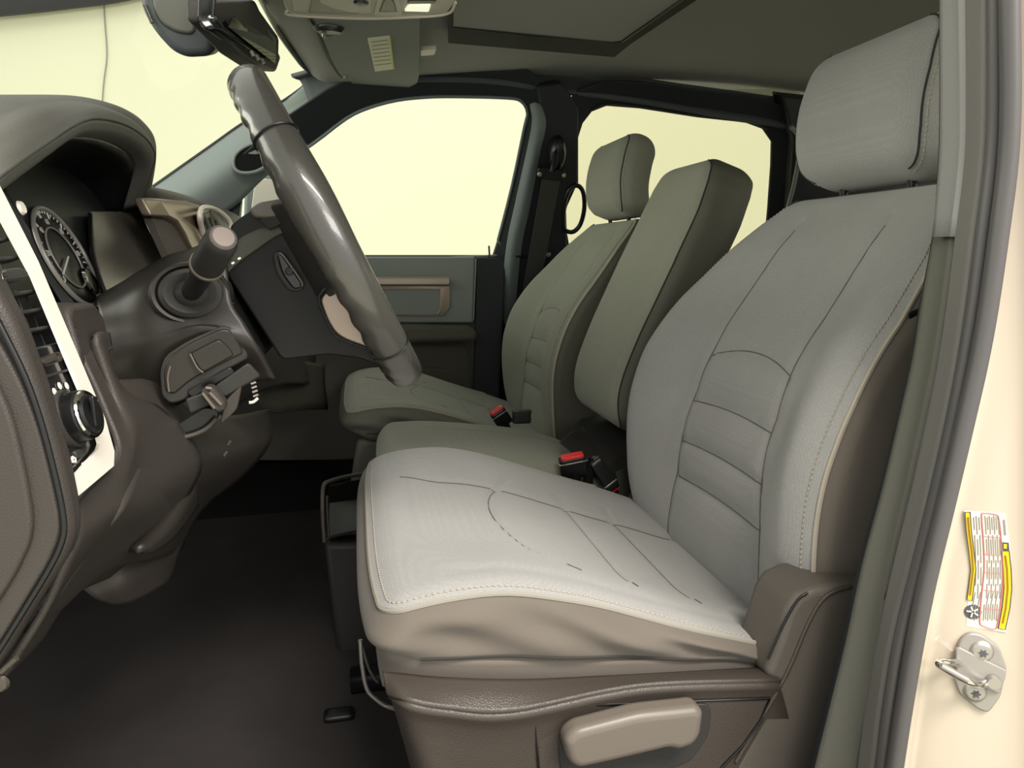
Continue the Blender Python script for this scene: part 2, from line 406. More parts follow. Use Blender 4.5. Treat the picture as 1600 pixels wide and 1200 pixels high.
lathe('belt_anchor', [(.0, .028), (.018, .026), (.026, .018), (.03, .0)], PS([(869, 240)], .055)[0], -SN, black, bl_, squash=(.8, 1.5))
plate('guide_loop', rounded(PS([(840, 262), (884, 266), (882, 284), (842, 280)], .09), .01), SN*.012, black, bl_, .003)
for q in ((843, 272), (881, 274)): lathe('loop_cap', [(.006, 0), (.005, .004), (0, .006)], PS([q], .093)[0], -SN, steel, bl_, n=14)
tube('guide_stalk', PS([(868, 238), (866, 256), (862, 268)], .09), .007, gloss, bl_, sm=4)
plate('height_slider', PS([(834, 400), (848, 402), (830, 470), (822, 470)], .062), SN*.01, pillar_m, bl_, .002)
lathe('stalk_bolt', [(.007, 0), (.006, .004), (0, .006)], PS([(857, 398)], .075)[0], -SN, steel, bl_, n=16)

# ------------------------------------------------------------------ passenger A pillar, windshield, side mirror
top = [(225, 308, 1.90), (240, 295, 1.90), (331, 231, 1.88), (384, 194, 1.87), (447, 159, 1.86), (492, 121, 1.85)]
mid = [(265, 318, 1.86), (300, 305, 1.86), (375, 250, 1.84), (425, 215, 1.83), (480, 183, 1.82), (520, 150, 1.81)]
low = [(330, 345, 1.89), (370, 318, 1.89), (416, 274, 1.87), (460, 246, 1.86), (515, 205, 1.85), (548, 180, 1.83)]
ap = patch('trim_7', [P3(top), P3(mid), P3(low)], pillar_m, thick=.01); struct(ap)
struct(tube('trim_8', P3([(240, 293, 1.9), (331, 229, 1.88), (384, 192, 1.87), (447, 157, 1.86), (488, 122, 1.85), (470, 98, 1.7), (440, 56, 1.5), (412, 5, 1.3), (396, -30, 1.1)]), .006, black, sm=4))
sp = thing('pillar_speaker', P(395, 248, y=1.83), 'dark oval speaker recess in the far windshield pillar', 'speaker')
R = [(366, 262), (366, 245), (378, 232), (400, 222), (425, 212), (440, 214), (436, 236), (420, 256), (400, 268), (378, 270)]
plate('speaker_grille', PL(R, 1.832), (0, .01, 0), blackm, sp, .003)
tube('speaker_rim', PL(R, 1.830), .004, pillar_m, sp, sm=3, closed=True)
wsp = [P(100, 520, y=2.0), P(238, 296, y=1.91), P(492, 120, y=1.86), P(440, 52, y=1.5), P(405, -20, y=1.15)]
a1, a2 = P(238, 296, y=1.92), P(494, 118, y=1.87)
b1, b2 = a1*1, a2*1; b1[1] = .22; b2[1] = .35
c1 = a1+(a1-a2)*.35; c2 = b1+(b1-b2)*.35; m1, m2, m3 = [(p+q)/2 for p, q in ((a1, b1), (a2, b2), (c1, c2))]
for m_ in (m1, m3): m_ += np.array((-.06, 0, .01))
struct(patch('window_3', [[c1, m3, c2], [a1, m1, b1], [a2, m2, b2]], wind_g, thick=0, nv=10))
mi = plate('side_mirror', rounded(PL([(380, 350), (382, 282), (395, 271), (430, 272), (470, 280), (480, 350)], 2.14), .02), (0, .07, 0), pillar_m, door, .01, label='outside door mirror')
plate('mirror_glass', rounded(PL([(392, 330), (398, 286), (408, 278), (462, 286), (470, 330)], 2.132), .015), (0, .006, 0), paper, mi, .002)
plate('mirror_sail', PL([(300, 360), (330, 318), (378, 296), (372, 360)], 1.90), (0, .03, 0), pillar_d, door, .004)
tube('sail_seam', PL([(379, 294), (374, 352)], 1.90), .0025, pillar_m, door)
# small hardware: headliner
plv = thing('sun_visor', P(600, 80, z=1.06), 'passenger sun visor folded up to the headliner with a pale label', 'sun visor')
def PV(l, d=0): return [P(a, b, z=1.045-d) for a, b in l]
plate('visor_pad', rounded(PV([(470, 20), (488, 24), (500, 50), (522, 98), (533, 118), (546, 120), (552, 138), (566, 145), (600, 145), (638, 138), (652, 130), (655, 118), (656, 20)]), .008), (0, 0, .014), visorm, plv, .005)
plate('visor_label', PV([(574, 60), (609, 56), (616, 108), (586, 112)], .001), (0, 0, .001), paper2, plv, 0)
for k in range(7):
    y0 = 66+k*6
    tube('label_line', PV([(580+k*.9, y0), (606+k*.9, y0-3)], .0015), .0006, inkg, plv, n=4)
tube('label_mark', PV([(609, 58), (615, 107)], .0015), .0012, mat('label_gold', (214, 200, 120), .6), plv, n=4)
lathe('hinge_cup', [(.0, -.004), (.016, -.004), (.019, .0), (.0205, .004), (.016, .006)], P(514, 47, z=1.04), (0, 0, 1), black, plv, squash=(.7, 1.3))
tube('hinge_rim', PV([(500, 40), (515, 39), (528, 43), (530, 50), (520, 56), (506, 57), (500, 50)], .002), .0018, pillar_m, plv, sm=4, closed=True)
lathe('hinge_pin', [(.004, 0), (.004, .01), (0, .012)], P(506, 48, z=1.04), (0, 0, -1), steel, plv, n=12)
tube('pivot_rod', PV([(482, 26), (492, 44), (512, 88), (530, 116), (540, 121)], -.004), .003, pillar_d, plv, sm=3)
lathe('pivot_tip', [(.005, -.004), (.005, .004), (0, .006)], P(540, 120, z=1.043), (0, 0, -1), pillar_m, plv, n=12)
vc = plate('visor_clip', rounded(PV([(657, 79), (682, 77), (679, 86), (657, 88)], -.004), .005), (0, 0, .008), paper, None, .002)
tag(vc, 'small white retaining clip on the headliner beside the sun visor', 'clip')
oc = thing('overhead_console', P(570, 10, z=1.04), 'grey overhead console with map lamps on the headliner above the visor', 'overhead console')
def PO(l, d=0): return [P(a, b, z=1.035-d) for a, b in l]
plate('console_body', rounded(PO([(425, -80), (445, 16), (456, 24), (560, 29), (640, 27), (700, 22), (716, 0), (735, -80)]), .012), (0, 0, .03), consol, oc, .006)
plate('storage_recess', rounded(PO([(482, 20), (486, 4), (490, -30), (560, -30), (562, 22)], .001), .004), (0, 0, .002), black, oc, .001)
plate('storage_door', rounded(PO([(496, -30), (500, 5), (522, 14), (550, 20), (580, 21), (580, -30)], .003), .006), (0, 0, .003), consol, oc, .002)
lathe('storage_latch', [(.011, 0), (.01, .003), (0, .004)], P(564, 4, z=1.031), (0, 0, -1), black, oc, squash=(1, 1))
plate('microphone_slot', rounded(PO([(593, 20), (600, 2), (606, -6), (614, 2), (620, 20)], .002), .003), (0, 0, .003), black, oc, .001)
frame('microphone_bezel', PO([(584, 24), (594, -20), (618, -20), (628, 24)], .003), PO([(592, 20), (600, -16), (612, -16), (620, 20)], .003), (0, 0, .004), consol, oc, .001)
plate('map_lamp', rounded(PO([(632, 18), (638, 10), (673, 9), (670, 19)], .003), .003), (0, 0, .004), lampm, oc, .001)
plate('lamp_switch', rounded(PO([(636, 6), (640, 1), (682, 1), (680, 6)], .003), .002), (0, 0, .004), black, oc, .001)
tube('console_lip', PO([(448, 17), (457, 24), (560, 29), (640, 27), (698, 22), (712, 4)], .003), .0022, paper, oc, sm=5)
plate('console_side_pocket', PO([(452, -20), (458, 18), (476, 19), (480, -20)], .003), (0, 0, .003), consol, oc, .001)
# sunroof shade recess
sr = thing('sunroof', P(850, 40, z=1.10), 'dark recessed sunroof opening in the headliner', 'sunroof')
zr = 1.066
o1 = [P(a, b, z=zr) for a, b in [(700, 68), (960, 90), (985, 70), (1120, -20), (1300, -150), (700, -150)]]
i1 = [P(a, b, z=zr) for a, b in [(708, 42), (955, 66), (972, 64), (1075, -8), (1250, -150), (712, -150)]]
frame('sunroof_frame', o1[:5]+[o1[5]], i1[:5]+[i1[5]], (0, 0, .01), mat('sunroof_dark', (44, 45, 42), .9), sr, .002)
plate('sunroof_shade', i1, (0, 0, .004), liner, sr, 0)
tube('sunroof_gap', i1[:4], .003, black, sr)
tube('sunroof_handle', [P(712, 44, z=1.09), P(752, 48, z=1.09)], .0015, pillar_m, sr)

# ------------------------------------------------------------------ rearview mirror and sensor housing
rm = thing('rearview_mirror', P(400, 10, y=1.2), 'rear-view mirror on the windshield with black bezel', 'mirror')
ocor = [(340, -40, 1.08), (329, 32, 1.08), (334, 43, 1.08), (430, 108, 1.30), (436, 104, 1.31), (437, 60, 1.31), (380, -40, 1.3)]
plate('mirror_housing', rounded(P3([(336, -60, 1.08), (331, 30, 1.08), (345, 46, 1.08), (432, 109, 1.30), (436, 106, 1.31), (437, 58, 1.31), (352, -60, 1.2)]), .006), (-.02, -.004, -.004), gloss, rm, .006, 4)
plate('mirror_back_shell', rounded(P3([(328, 0, 1.08), (328, 34, 1.08), (345, 52, 1.10), (375, 85, 1.17), (405, 105, 1.23), (432, 113, 1.30), (440, 90, 1.31), (400, 0, 1.2)]), .006), (-.03, -.0, -.0), plast_d, rm, .008, 4)
g = P3([(352, -30, 1.10), (354, 42, 1.105), (428, 100, 1.28), (430, 62, 1.29), (376, 0, 1.2), (352, -30, 1.15)])[1:5]
gq = [p+np.array((.0025, -.0005, 0)) for p in g]
plate('mirror_glass', gq, (-.001, 0, 0), mirror_m, rm, 0)
for q in range(3): tube('mirror_button', P3([(392+q*8, 80+q*6, 1.19+q*.02), (396+q*8, 87+q*6, 1.19+q*.02)]), .003, zinc, rm)
sh = thing('sensor_housing', P(280, 30, y=1.2), 'dark rounded sensor cover on the windshield beside the rear-view mirror', 'sensor cover')
pts = rounded(P3([(222, -60, 1.2), (217, 8, 1.2), (240, 50, 1.2), (268, 80, 1.2), (290, 90, 1.2), (325, 88, 1.2), (336, 78, 1.2), (336, -60, 1.2)]), .02, 5)
plate('cover_shell', pts, (0, .07, .02), mat('sensor_cover', (58, 63, 66), .45, spec=.4), sh, .014, 5)
plate('cover_face', rounded(P3([(240, -60, 1.195), (238, 10, 1.195), (250, 35, 1.195), (275, 50, 1.195), (305, 54, 1.195), (305, -60, 1.195)]), .015), (0, .01, 0), mat('sensor_face', (80, 82, 76), .5), sh, .004)
tube('cover_clip', P3([(226, 8, 1.198), (238, 36, 1.198)]), .003, black, sh)

# ================================================================== SEATS
def interp(tab, s):
    k = np.array(tab, float); return np.interp(s, k[:, 0], k[:, 1])
def smooth_tab(tab, n=24):
    c = np.array(crom([np.array(t, float) for t in tab], n)); return c
def split_faces(Fc, D, lim):
    a, b = [], []
    for f in Fc: (b if sum(D[i] for i in f)/len(f) > lim else a).append(f)
    return a, b
class Back:
    """Backrest: W across, T up the front profile (0..1), D depth."""
    def __init__(s, prof, yc, hw, th, wtab, recess, inner=.56, hseams=(), arc=None, gd=.004, nrm=None, thtab=None):
        c = smooth_tab(prof); s.c = c
        L = np.concatenate([[0], np.cumsum(np.linalg.norm(np.diff(c, axis=0), axis=1))]); s.L = L[-1]; s.l = L
        t = np.gradient(c, axis=0); t /= np.linalg.norm(t, axis=1)[:, None]
        nn = np.stack([t[:, 1], -t[:, 0]], 1)
        if nrm is not None: nn = nn*.35+np.array(nrm)*.65; nn /= np.linalg.norm(nn, axis=1)[:, None]
        s.n = nn; s.yc, s.hw, s.th, s.wt, s.rec = yc, hw, th, wtab, recess
        s.inner, s.hs, s.arc, s.gd, s.tt = inner, hseams, arc, gd, thtab
    def __call__(s, W, T, D, raw=False):
        W, T, D = [np.asarray(a, float) for a in (W, T, D)]
        a = np.clip(T, 0, 1)*s.L
        X = np.interp(a, s.l, s.c[:, 0]); Z = np.interp(a, s.l, s.c[:, 1])
        NX = np.interp(a, s.l, s.n[:, 0]); NZ = np.interp(a, s.l, s.n[:, 1])
        w_ = np.abs(W)/s.hw; fr = np.clip(1-D/(s.th*.6), 0, 1)
        R = interp(s.rec, T)*(1-sstep(s.inner-.12, s.inner+.32, w_))
        R = R+interp(s.rec, T)*.35*sstep(.8, 1.02, w_)
        g = 0
        if s.gd:
            wm = interp(INN, T)
            g = s.gd*gs(w_-wm, .03)*(T < .93)*(T > .02)
            for h, bow in s.hs:
                hh = h+bow*(1-(w_/.42)**2)
                g = g+s.gd*.8*gs(T-hh, .009)*(w_ < wm)+s.gd*.9*gs(T-hh, .035)*(w_ < wm)*(1-np.clip(w_/wm, 0, 1)**4)
        k = s.th if s.tt is None else s.th*interp(s.tt, T)
        dd = (R+g)*fr + D*k/s.th
        hw = interp(s.wt, T)
        return np.stack([X+NX*dd, s.yc+W*hw, Z+NZ*dd], -1)
    def build(s, name, m, parent, r=.04, N=90, label=None, side=None, side_name=None):
        h = (s.hw, s.L/2, s.th/2)
        V0, Fc = rbox(h, min(r, s.th*.495), N)
        V = s(V0[:, 0], (V0[:, 1]+s.L/2)/s.L, V0[:, 2]+s.th/2)
        if side is not None:
            D = V0[:, 2]+s.th/2; F1, F2 = split_faces(Fc, D, r*.30)
            mesh(side_name, V, F2, side, parent, True)
            Fc = F1
        return mesh(name, V, Fc, m, parent, True, label)
    def edge(s, side, T0, T1, r, n=60, front=.707, out=.0, bottom=True):
        e = r-r*math.sqrt(1-front*front); q = r-e; pts = []
        if bottom:
            for a in np.linspace(1.3, 0, 10)[:-1]: pts.append((s.hw-r+q*math.cos(a), r-q*math.sin(a)))
        for S_ in np.linspace(r, s.L-r, n): pts.append((s.hw-r+q, S_))
        for a in np.linspace(0, 1.45, 10)[1:]: pts.append((s.hw-r+q*math.cos(a), s.L-r+q*math.sin(a)))
        P_ = np.array(pts); W = side*(P_[:, 0]+out); D = (r-r*front-out)*np.ones(len(P_))
        return list(s(W, P_[:, 1]/s.L, D))
def double_stitch(name, pts, r, m, parent, gap=.0):
    """Row of short stitches along pts, one part."""
    p = crom(pts, 3); out = []; V = []; Fc = []
    acc = 0; d = np.concatenate([[0], np.cumsum([np.linalg.norm(p[i+1]-p[i]) for i in range(len(p)-1)])])
    n = int(d[-1]/.0052)
    P_ = np.array(p)
    def at(t): return np.array([np.interp(t, d, P_[:, k]) for k in range(3)])
    for i in range(n):
        a, b = at(i*.0052), at(i*.0052+.0036); ax = b-a; L = np.linalg.norm(ax)
        if L < 1e-6: continue
        ax /= L; u = np.cross(ax, (0.3, .5, .8)); u /= np.linalg.norm(u); v = np.cross(ax, u); k0 = len(V)
        for q in (a, (a+b)/2, b):
            rr = r if q is not a and q is not b else r*.6
            for t in range(6):
                th = math.pi/3*t; V.append(q+u*rr*math.cos(th)+v*rr*math.sin(th))
        for s_ in range(2):
            for t in range(6): Fc.append((k0+s_*6+t, k0+s_*6+(t+1) % 6, k0+s_*6+6+(t+1) % 6, k0+s_*6+6+t))
        Fc += [tuple(k0+t for t in range(6)), tuple(k0+12+t for t in range(6))]
    return mesh(name, V, Fc, m, parent)

BP = [(.452, .19), (.425, .24), (.402, .30), (.392, .37), (.391, .43), (.399, .48), (.418, .53), (.455, .585), (.502, .635), (.548, .682), (.588, .719), (.612, .743)]
INN = [(0, .55), (.15, .52), (.3, .44), (.45, .40), (.6, .38), (.8, .42), (1, .5)]
REC = [(0, -.01), (.1, .005), (.2, .024), (.3, .036), (.5, .045), (.7, .028), (.85, .01), (1, .0)]
WT = [(0, .86), (.1, .95), (.25, 1.0), (.55, 1.0), (.7, .95), (.82, .86), (.92, .74), (1, .60)]
class Cush:
    def __init__(s, x0, x1, yc, hw, top, bot, H, cloth_dip=.016, bol=.010, xf=None):
        s.x0, s.x1, s.yc, s.hw, s.top, s.bot, s.Hh, s.dip, s.bol = x0, x1, yc, hw, smooth_tab(top), bot, H, cloth_dip, bol
    def __call__(s, X, W, D):
        X, W, D = [np.asarray(a, float) for a in (X, W, D)]
        zt = np.interp(X, s.top[:, 0], s.top[:, 1]); zb = interp(s.bot, X)
        w_ = np.abs(W)/s.hw; tp = 1-np.clip(D/s.Hh, 0, 1); xr = X-s.x0
        dip = s.dip*(1-sstep(.35, .85, w_))*sstep(.02, .12, xr)
        g = .0035*gs(W/s.hw-.42, .03)*sstep(.05, .1, xr)*(tp > .5)+.003*gs(W/s.hw+.80, .04)*sstep(.05, .1, xr)*(tp > .5)
        # curved front seam and two cross seams
        if s.gr:
            g = g+.004*gs(xr-(.15+.05*(w_/.6)**2), .004)*(w_ < .6)*(tp > .5)
            g = g+.003*gs(xr-.27, .004)*(w_ < .6)*(tp > .5)+.003*gs(xr-.34, .004)*(w_ < .6)*(tp > .5)
        z = zt*tp+zb*(1-tp)-(dip+g)*tp
        wr = s.wr*gs(D/s.Hh-.45, .3)*(.004*np.sin(X*26+D*60)+.003*np.sin(X*57-D*130))*sstep(.85, .99, w_)
        bulge = 1+s.bul*gs(D/s.Hh-.35, .35)
        xx = X-s.fb*gs(D/s.Hh-.45, .35)*(1-sstep(0, .08, xr))+s.under*sstep(.4, 1, D/s.Hh)*(1-sstep(0, .1, xr))+s.skew*(1-sstep(0, .1, xr))*w_**4
        return np.stack([xx, s.yc+W*bulge+np.sign(W)*wr, z], -1)
    gr = True; wr = 1; bul = .03; fb = .006; under = .022; skew = .012
    def build(s, name, m, parent, r=.035, N=90, side=None, side_name=None):
        h = ((s.x1-s.x0)/2, s.hw, s.Hh/2); V0, Fc = rbox(h, min(r, s.Hh*.495), N)
        D = s.Hh/2-V0[:, 2]
        V = s(V0[:, 0]+(s.x0+s.x1)/2, V0[:, 1], D)
        if side is not None:
            Fc, F2 = split_faces(Fc, D, r*.30); mesh(side_name, V, F2, side, parent, True)
        return mesh(name, V, Fc, m, parent, True)
    def ring(s, r, x_end, out=.001, front=.707):
        """Piping: along the near side, round the front corners, along the far side."""
        a = r*front; pts = []
        D = r-a-out
        x0, x1, hw = s.x0, s.x1, s.hw; e = r-math.sqrt(r*r-a*a)-out*.3
        cr = r-e
        for x in np.linspace(x_end, x0+cr+e, 30): pts.append((x, -(hw-e), D))
        for t in np.linspace(0, math.pi/2, 8)[1:-1]: pts.append((x0+e+cr*(1-math.sin(t)), -(hw-e-cr*(1-math.cos(t))), D))
        for w in np.linspace(-(hw-e-cr), hw-e-cr, 24): pts.append((x0+e, w, D))
        for t in np.linspace(0, math.pi/2, 8)[1:-1]: pts.append((x0+e+cr*(1-math.cos(t)), hw-e-cr*(1-math.sin(t)), D))
        for x in np.linspace(x0+cr+e, x_end, 30): pts.append((x, hw-e, D))
        P_ = np.array(pts); return list(s(P_[:, 0], P_[:, 1], P_[:, 2]))

CT = [(-.01, .366), (.0, .372), (.03, .381), (.07, .386), (.12, .385), (.18, .370), (.24, .348), (.30, .325), (.36, .304), (.42, .282), (.50, .262), (.56, .25)]
CB = [(0, .312), (.1, .300), (.36, .282), (.5, .215)]
def front_seat(dx, yc, label, fabric, cfab, group='front bucket seats', near=-1):
    t = thing('front_seat', (.2+dx, yc, FZ), label, 'car seat', group)
    prof = [(x+dx, z) for x, z in BP]
    B = Back(prof, yc, .243, .14, WT, REC, .55, [(.29, .006), (.375, .006), (.47, .010), (.575, .035)], nrm=(.93, -.37), thtab=[(0, 1), (.7, 1), (1, .6)])
    B.build('backrest', fabric, t, .026, 120, side=(vinyl if cfab is cloth else vinyl_d), side_name='backrest_side')
    for sd in (-1, 1):
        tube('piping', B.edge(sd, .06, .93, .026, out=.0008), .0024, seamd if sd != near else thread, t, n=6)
        e1 = B.edge(sd, .06, .93, .026, front=.93, out=.0006)
        double_stitch('stitching', e1, .0009, thread, t)
    C_ = Cush(-.005+dx, .54+dx, yc, .243, [(x+dx, z) for x, z in CT], [(x+dx, z) for x, z in CB], .085)
    C_.build('seat_cushion', fabric, t, .03, 120, side=(vinyl if cfab is cloth else vinyl_d), side_name='side_panel')
    rg = C_.ring(.03, .355+dx)
    tube('piping', rg, .0022, pipe_m, t, n=6)
    double_stitch('stitching', C_.ring(.03, .355+dx, out=.0006, front=.86), .0008, thread, t)
    xs = np.linspace(.025, .352, 60)+dx
    for sd in (-1, 1):
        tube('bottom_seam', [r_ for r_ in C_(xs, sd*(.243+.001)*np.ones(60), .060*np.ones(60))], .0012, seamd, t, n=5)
    hw = .243; n_ = 40
    def seam(X, W): tube('seam', list(C_(np.array(X), np.array(W), np.zeros(len(X)))+np.array((0, 0, .0005))), .0008, seam_l, t, n=5)
    seam(np.linspace(.045, .42, n_)+dx, .42*hw*np.ones(n_))
    ww = np.linspace(-.6, .6, n_); wc_ = np.linspace(-.66, .42, n_)
    seam(-.005+dx+.15+.05*(wc_/.6)**2, wc_*hw)
    for xx in (.27, .34): seam((xx-.005+dx)*np.ones(n_), wc_*hw)
    def bseam(W, T): tube('seam', list(B(np.array(W), np.array(T), -.0004*np.ones(len(W)))), .0008, seam_l, t, n=5)
    TT = np.linspace(.06, .90, 60)
    for sd in (-1, 1): bseam(sd*interp(INN, TT)*hw, TT)
    for h_, bow in B.hs:
        q_ = ww/.6*interp(INN, h_); bseam(q_*hw, h_+bow*(1-(q_/.42)**2))
    # headrest
    hb = Back([(.594+dx, .744), (.578+dx, .775), (.573+dx, .825), (.583+dx, .880), (.603+dx, .928)], yc, .125, .085, [(0, .88), (.3, .98), (.6, 1.0), (1, .93)], [(0, .0), (1, .0)], .5, gd=0, nrm=(.95, -.3))
    hb.build('headrest', fabric, t, .04, 60)
    for sd in (-1, 1):
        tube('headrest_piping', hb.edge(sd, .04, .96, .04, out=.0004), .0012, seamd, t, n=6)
        e1 = hb.edge(sd, .04, .96, .04, front=.6, out=.0006); double_stitch('headrest_stitching', e1, .0008, thread, t)
        tube('headrest_post', [(.63+dx, yc+sd*.06, .70), (.62+dx, yc+sd*.06, .78)], .005, black, t)
    return t, B, C_, hb
seat, B1, C1, HB1 = front_seat(0, .80, 'grey cloth driver seat in the foreground, nearest to the camera', cloth, cloth)
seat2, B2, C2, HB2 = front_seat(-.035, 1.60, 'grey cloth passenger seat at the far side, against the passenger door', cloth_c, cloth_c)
# ---- driver seat plastic base
Y0 = .535
back = P3([(598, 1052, .56), (625, 1056, .555), (700, 1062, .55), (830, 1064, .55), (1000, 1058, .55), (1208, 1046, .55)])
frnt = P3([(608, 1085, .545), (640, 1098, .527), (700, 1109, .525), (803, 1113, .525), (1000, 1074, .53), (1216, 1066, .53)])
skt = [P3([(588, 990, .585), (610, 1012, .565), (700, 1028, .558), (850, 1030, .558), (1000, 1030, .558), (1192, 1020, .558)]),
       P3([(594, 1040, .590), (622, 1050, .570), (700, 1060, .562), (850, 1060, .560), (1000, 1055, .560), (1198, 1045, .560)]),
       P3([(600, 1070, .590), (630, 1080, .570), (700, 1086, .562), (850, 1080, .560), (1000, 1070, .560), (1203, 1062, .560)])]
patch('cushion_skirt', skt, vinyl, seat, 4, 6, .004)
drop = P3([(622, 1110, .555), (650, 1150, .535), (706, 1160, .533), (806, 1165, .533), (1000, 1130, .535), (1230, 1120, .535)])
lowr = P3([(700, 1400, .60), (720, 1400, .54), (760, 1400, .535), (850, 1400, .535), (1000, 1400, .535), (1300, 1400, .535)])
patch('base_trim', [back, [a*.5+b*.5+np.array((0, -.001, .001)) for a, b in zip(back, frnt)], frnt], plast_s, seat, 4, 8, .006, smooth_rows=True)
patch('base_skirt', [frnt, drop, lowr], plast_s, seat, 4, 8, .006)
pn = PL([(836, 1107), (1201, 1093), (1188, 1125), (1160, 1165), (1130, 1195), (1085, 1260), (846, 1260)], .530)
plate('lever_panel', pn, (0, .01, 0), plast_s, seat, .0015)
tube('panel_gap', PL([(846, 1260), (834, 1105), (1203, 1091), (1188, 1127), (1158, 1168), (1125, 1202)], .5295), .0012, black, seat)
plate('lever_hollow', rounded(PL([(872, 1150), (905, 1128), (1000, 1104), (1106, 1100), (1112, 1112), (1108, 1150), (1080, 1190), (960, 1230), (890, 1240), (875, 1200)], .528), .008), (0, .003, 0), plast_d, seat, .001)
plate('height_lever', rounded(PL([(882, 1160), (900, 1143), (1000, 1117), (1092, 1107), (1102, 1115), (1097, 1152), (1085, 1168), (1062, 1176), (1048, 1172), (960, 1193), (905, 1205), (890, 1195)], .505), .008), (0, .022, 0), lever_m, seat, .007, 5)
rec = PL([(1197, 1058), (1218, 1000), (1232, 955), (1248, 932), (1275, 920), (1320, 914), (1420, 914), (1420, 1500), (1060, 1500), (1130, 1230), (1216, 1068)], .532)
plate('recliner_cover', rec, (0, .06, 0), mat('recliner_plastic', (92, 87, 80), .5, bump=.5, bscale=520, kind='grain', spec=.4), seat, .008, 4)
tube('cover_ridge', PL([(1150, 1190), (1225, 1060), (1262, 975), (1290, 932), (1330, 915)], .5315), .002, plast_s, seat, sm=5)
tube('cover_gap', PL([(1200, 1030), (1222, 980), (1246, 938), (1262, 926)], .5315), .0012, black, seat, sm=4)
plate('seat_riser', [( .06, .60, FZ+.02), (.42, .60, FZ+.02), (.40, .60, .20), (.06, .60, .25)], (0, .38, 0), blackm, seat, .01)
for yy in (.62, .96):
    box('seat_rail', (.23, yy, FZ+.02), (.26, .02, .012), black, seat, .004, 4)
plate('tether_pocket', PL([(1418, 492), (1442, 480), (1440, 520), (1425, 520)], .575), (0, .01, 0), black, seat, .002)
# adjust bar below the cushion front
ab = tube('adjust_bar', P3([(563, 1000, .66), (566, 1040, .66), (573, 1075, .66), (585, 1090, .66), (606, 1104, .66), (640, 1112, .66)])+P3([(640, 1112, .94), (585, 1060, .94), (566, 1010, .94)]), .0022, steel, seat, sm=4, label='thin bent wire bar')
# passenger seat base
plate('seat_riser', [(.02, 1.40, FZ+.02), (.40, 1.40, FZ+.02), (.38, 1.40, .20), (.02, 1.40, .25)], (0, .40, 0), blackm, seat2, .012)
plate('base_trim', [(-.03, 1.375, .20), (.40, 1.375, .16), (.40, 1.375, .27), (-.01, 1.375, .315)], (0, .05, 0), vinyl_d, seat2, .01)
# ---- centre seat
cs = thing('centre_seat', (.25, 1.2, FZ), 'narrow centre seat without headrest standing between driver and passenger seats', 'car seat')
CP = [(.418, .37), (.402, .41), (.405, .46), (.430, .53), (.462, .60), (.495, .67), (.524, .73), (.548, .785), (.568, .825)]
B3 = Back([(x-.004, z) for x, z in CP], 1.2, .128, .095, [(0, .86), (.08, .97), (.6, 1.0), (.8, .97), (.9, .89), (.96, .77), (1, .60)], [(0, .0), (.5, .004), (1, .0)], .5, gd=0, nrm=(.96, -.25))
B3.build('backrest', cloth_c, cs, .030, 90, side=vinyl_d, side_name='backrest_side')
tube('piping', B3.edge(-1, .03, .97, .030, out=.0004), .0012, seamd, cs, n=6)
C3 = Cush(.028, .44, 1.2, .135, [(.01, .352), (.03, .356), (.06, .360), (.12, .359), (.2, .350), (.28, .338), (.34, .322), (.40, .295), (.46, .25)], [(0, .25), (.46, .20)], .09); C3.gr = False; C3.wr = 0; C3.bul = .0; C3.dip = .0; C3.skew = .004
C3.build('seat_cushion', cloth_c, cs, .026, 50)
plate('seat_riser', [(.13, 1.08, FZ+.01), (.42, 1.08, FZ+.01), (.42, 1.08, .22), (.10, 1.08, .26)], (0, .24, 0), plast_d, cs, .01)
plate('lower_back_cover', P3([(870, 690, 1.13), (905, 655, 1.32), (960, 640, 1.32), (1010, 690, 1.1), (1010, 790, 1.09), (930, 740, 1.09)]), (.05, 0, -.02), plast_d, cs, .01)
# ---- cup holder tray in front of the centre seat
tr = thing('storage_tray', P(545, 800, y=1.1), 'dark open storage tray with thin rim at the foot of the centre seat', 'tray')
O = P3([(503, 762, 1.1), (510, 755, 1.12), (545, 744, 1.2), (587, 737, 1.24), (587, 850, 1.05), (508, 848, 1.05)])
tube('tray_rim', P3([(587, 738, 1.25), (586, 738, 1.24), (545, 744, 1.2), (513, 753, 1.12), (505, 762, 1.09), (504, 800, 1.07), (507, 848, 1.05)]), .0035, plast_s, tr, sm=4)
tube('tray_inner_rim', P3([(514, 848, 1.055), (511, 800, 1.075), (511, 775, 1.09)]), .002, plast_s, tr, sm=3)
tube('tray_lower_rim', P3([(508, 846, 1.05), (520, 838, 1.06), (560, 829, 1.08), (587, 825, 1.1)]), .003, plast_d, tr, sm=3)
plate('tray_floor', P3([(512, 838, 1.07), (514, 785, 1.14), (560, 780, 1.2), (587, 778, 1.22), (587, 830, 1.07)]), (.0, .01, -.006), plast_d, tr, .002)
plate('tray_back', P3([(513, 790, 1.15), (514, 760, 1.16), (560, 752, 1.22), (588, 745, 1.24), (588, 790, 1.22)]), (0, .01, 0), blackm, tr, .002)
plate('tray_body', [P(506, 850, y=1.06), P(587, 850, y=1.06), P(587, 850, y=1.06)*np.array((1, 1, 0))+np.array((0, 0, FZ+.0)), P(520, 850, y=1.06)*np.array((1, 1, 0))+np.array((0, 0, FZ+.0))], (0, .2, 0), plast_d, tr, .008)
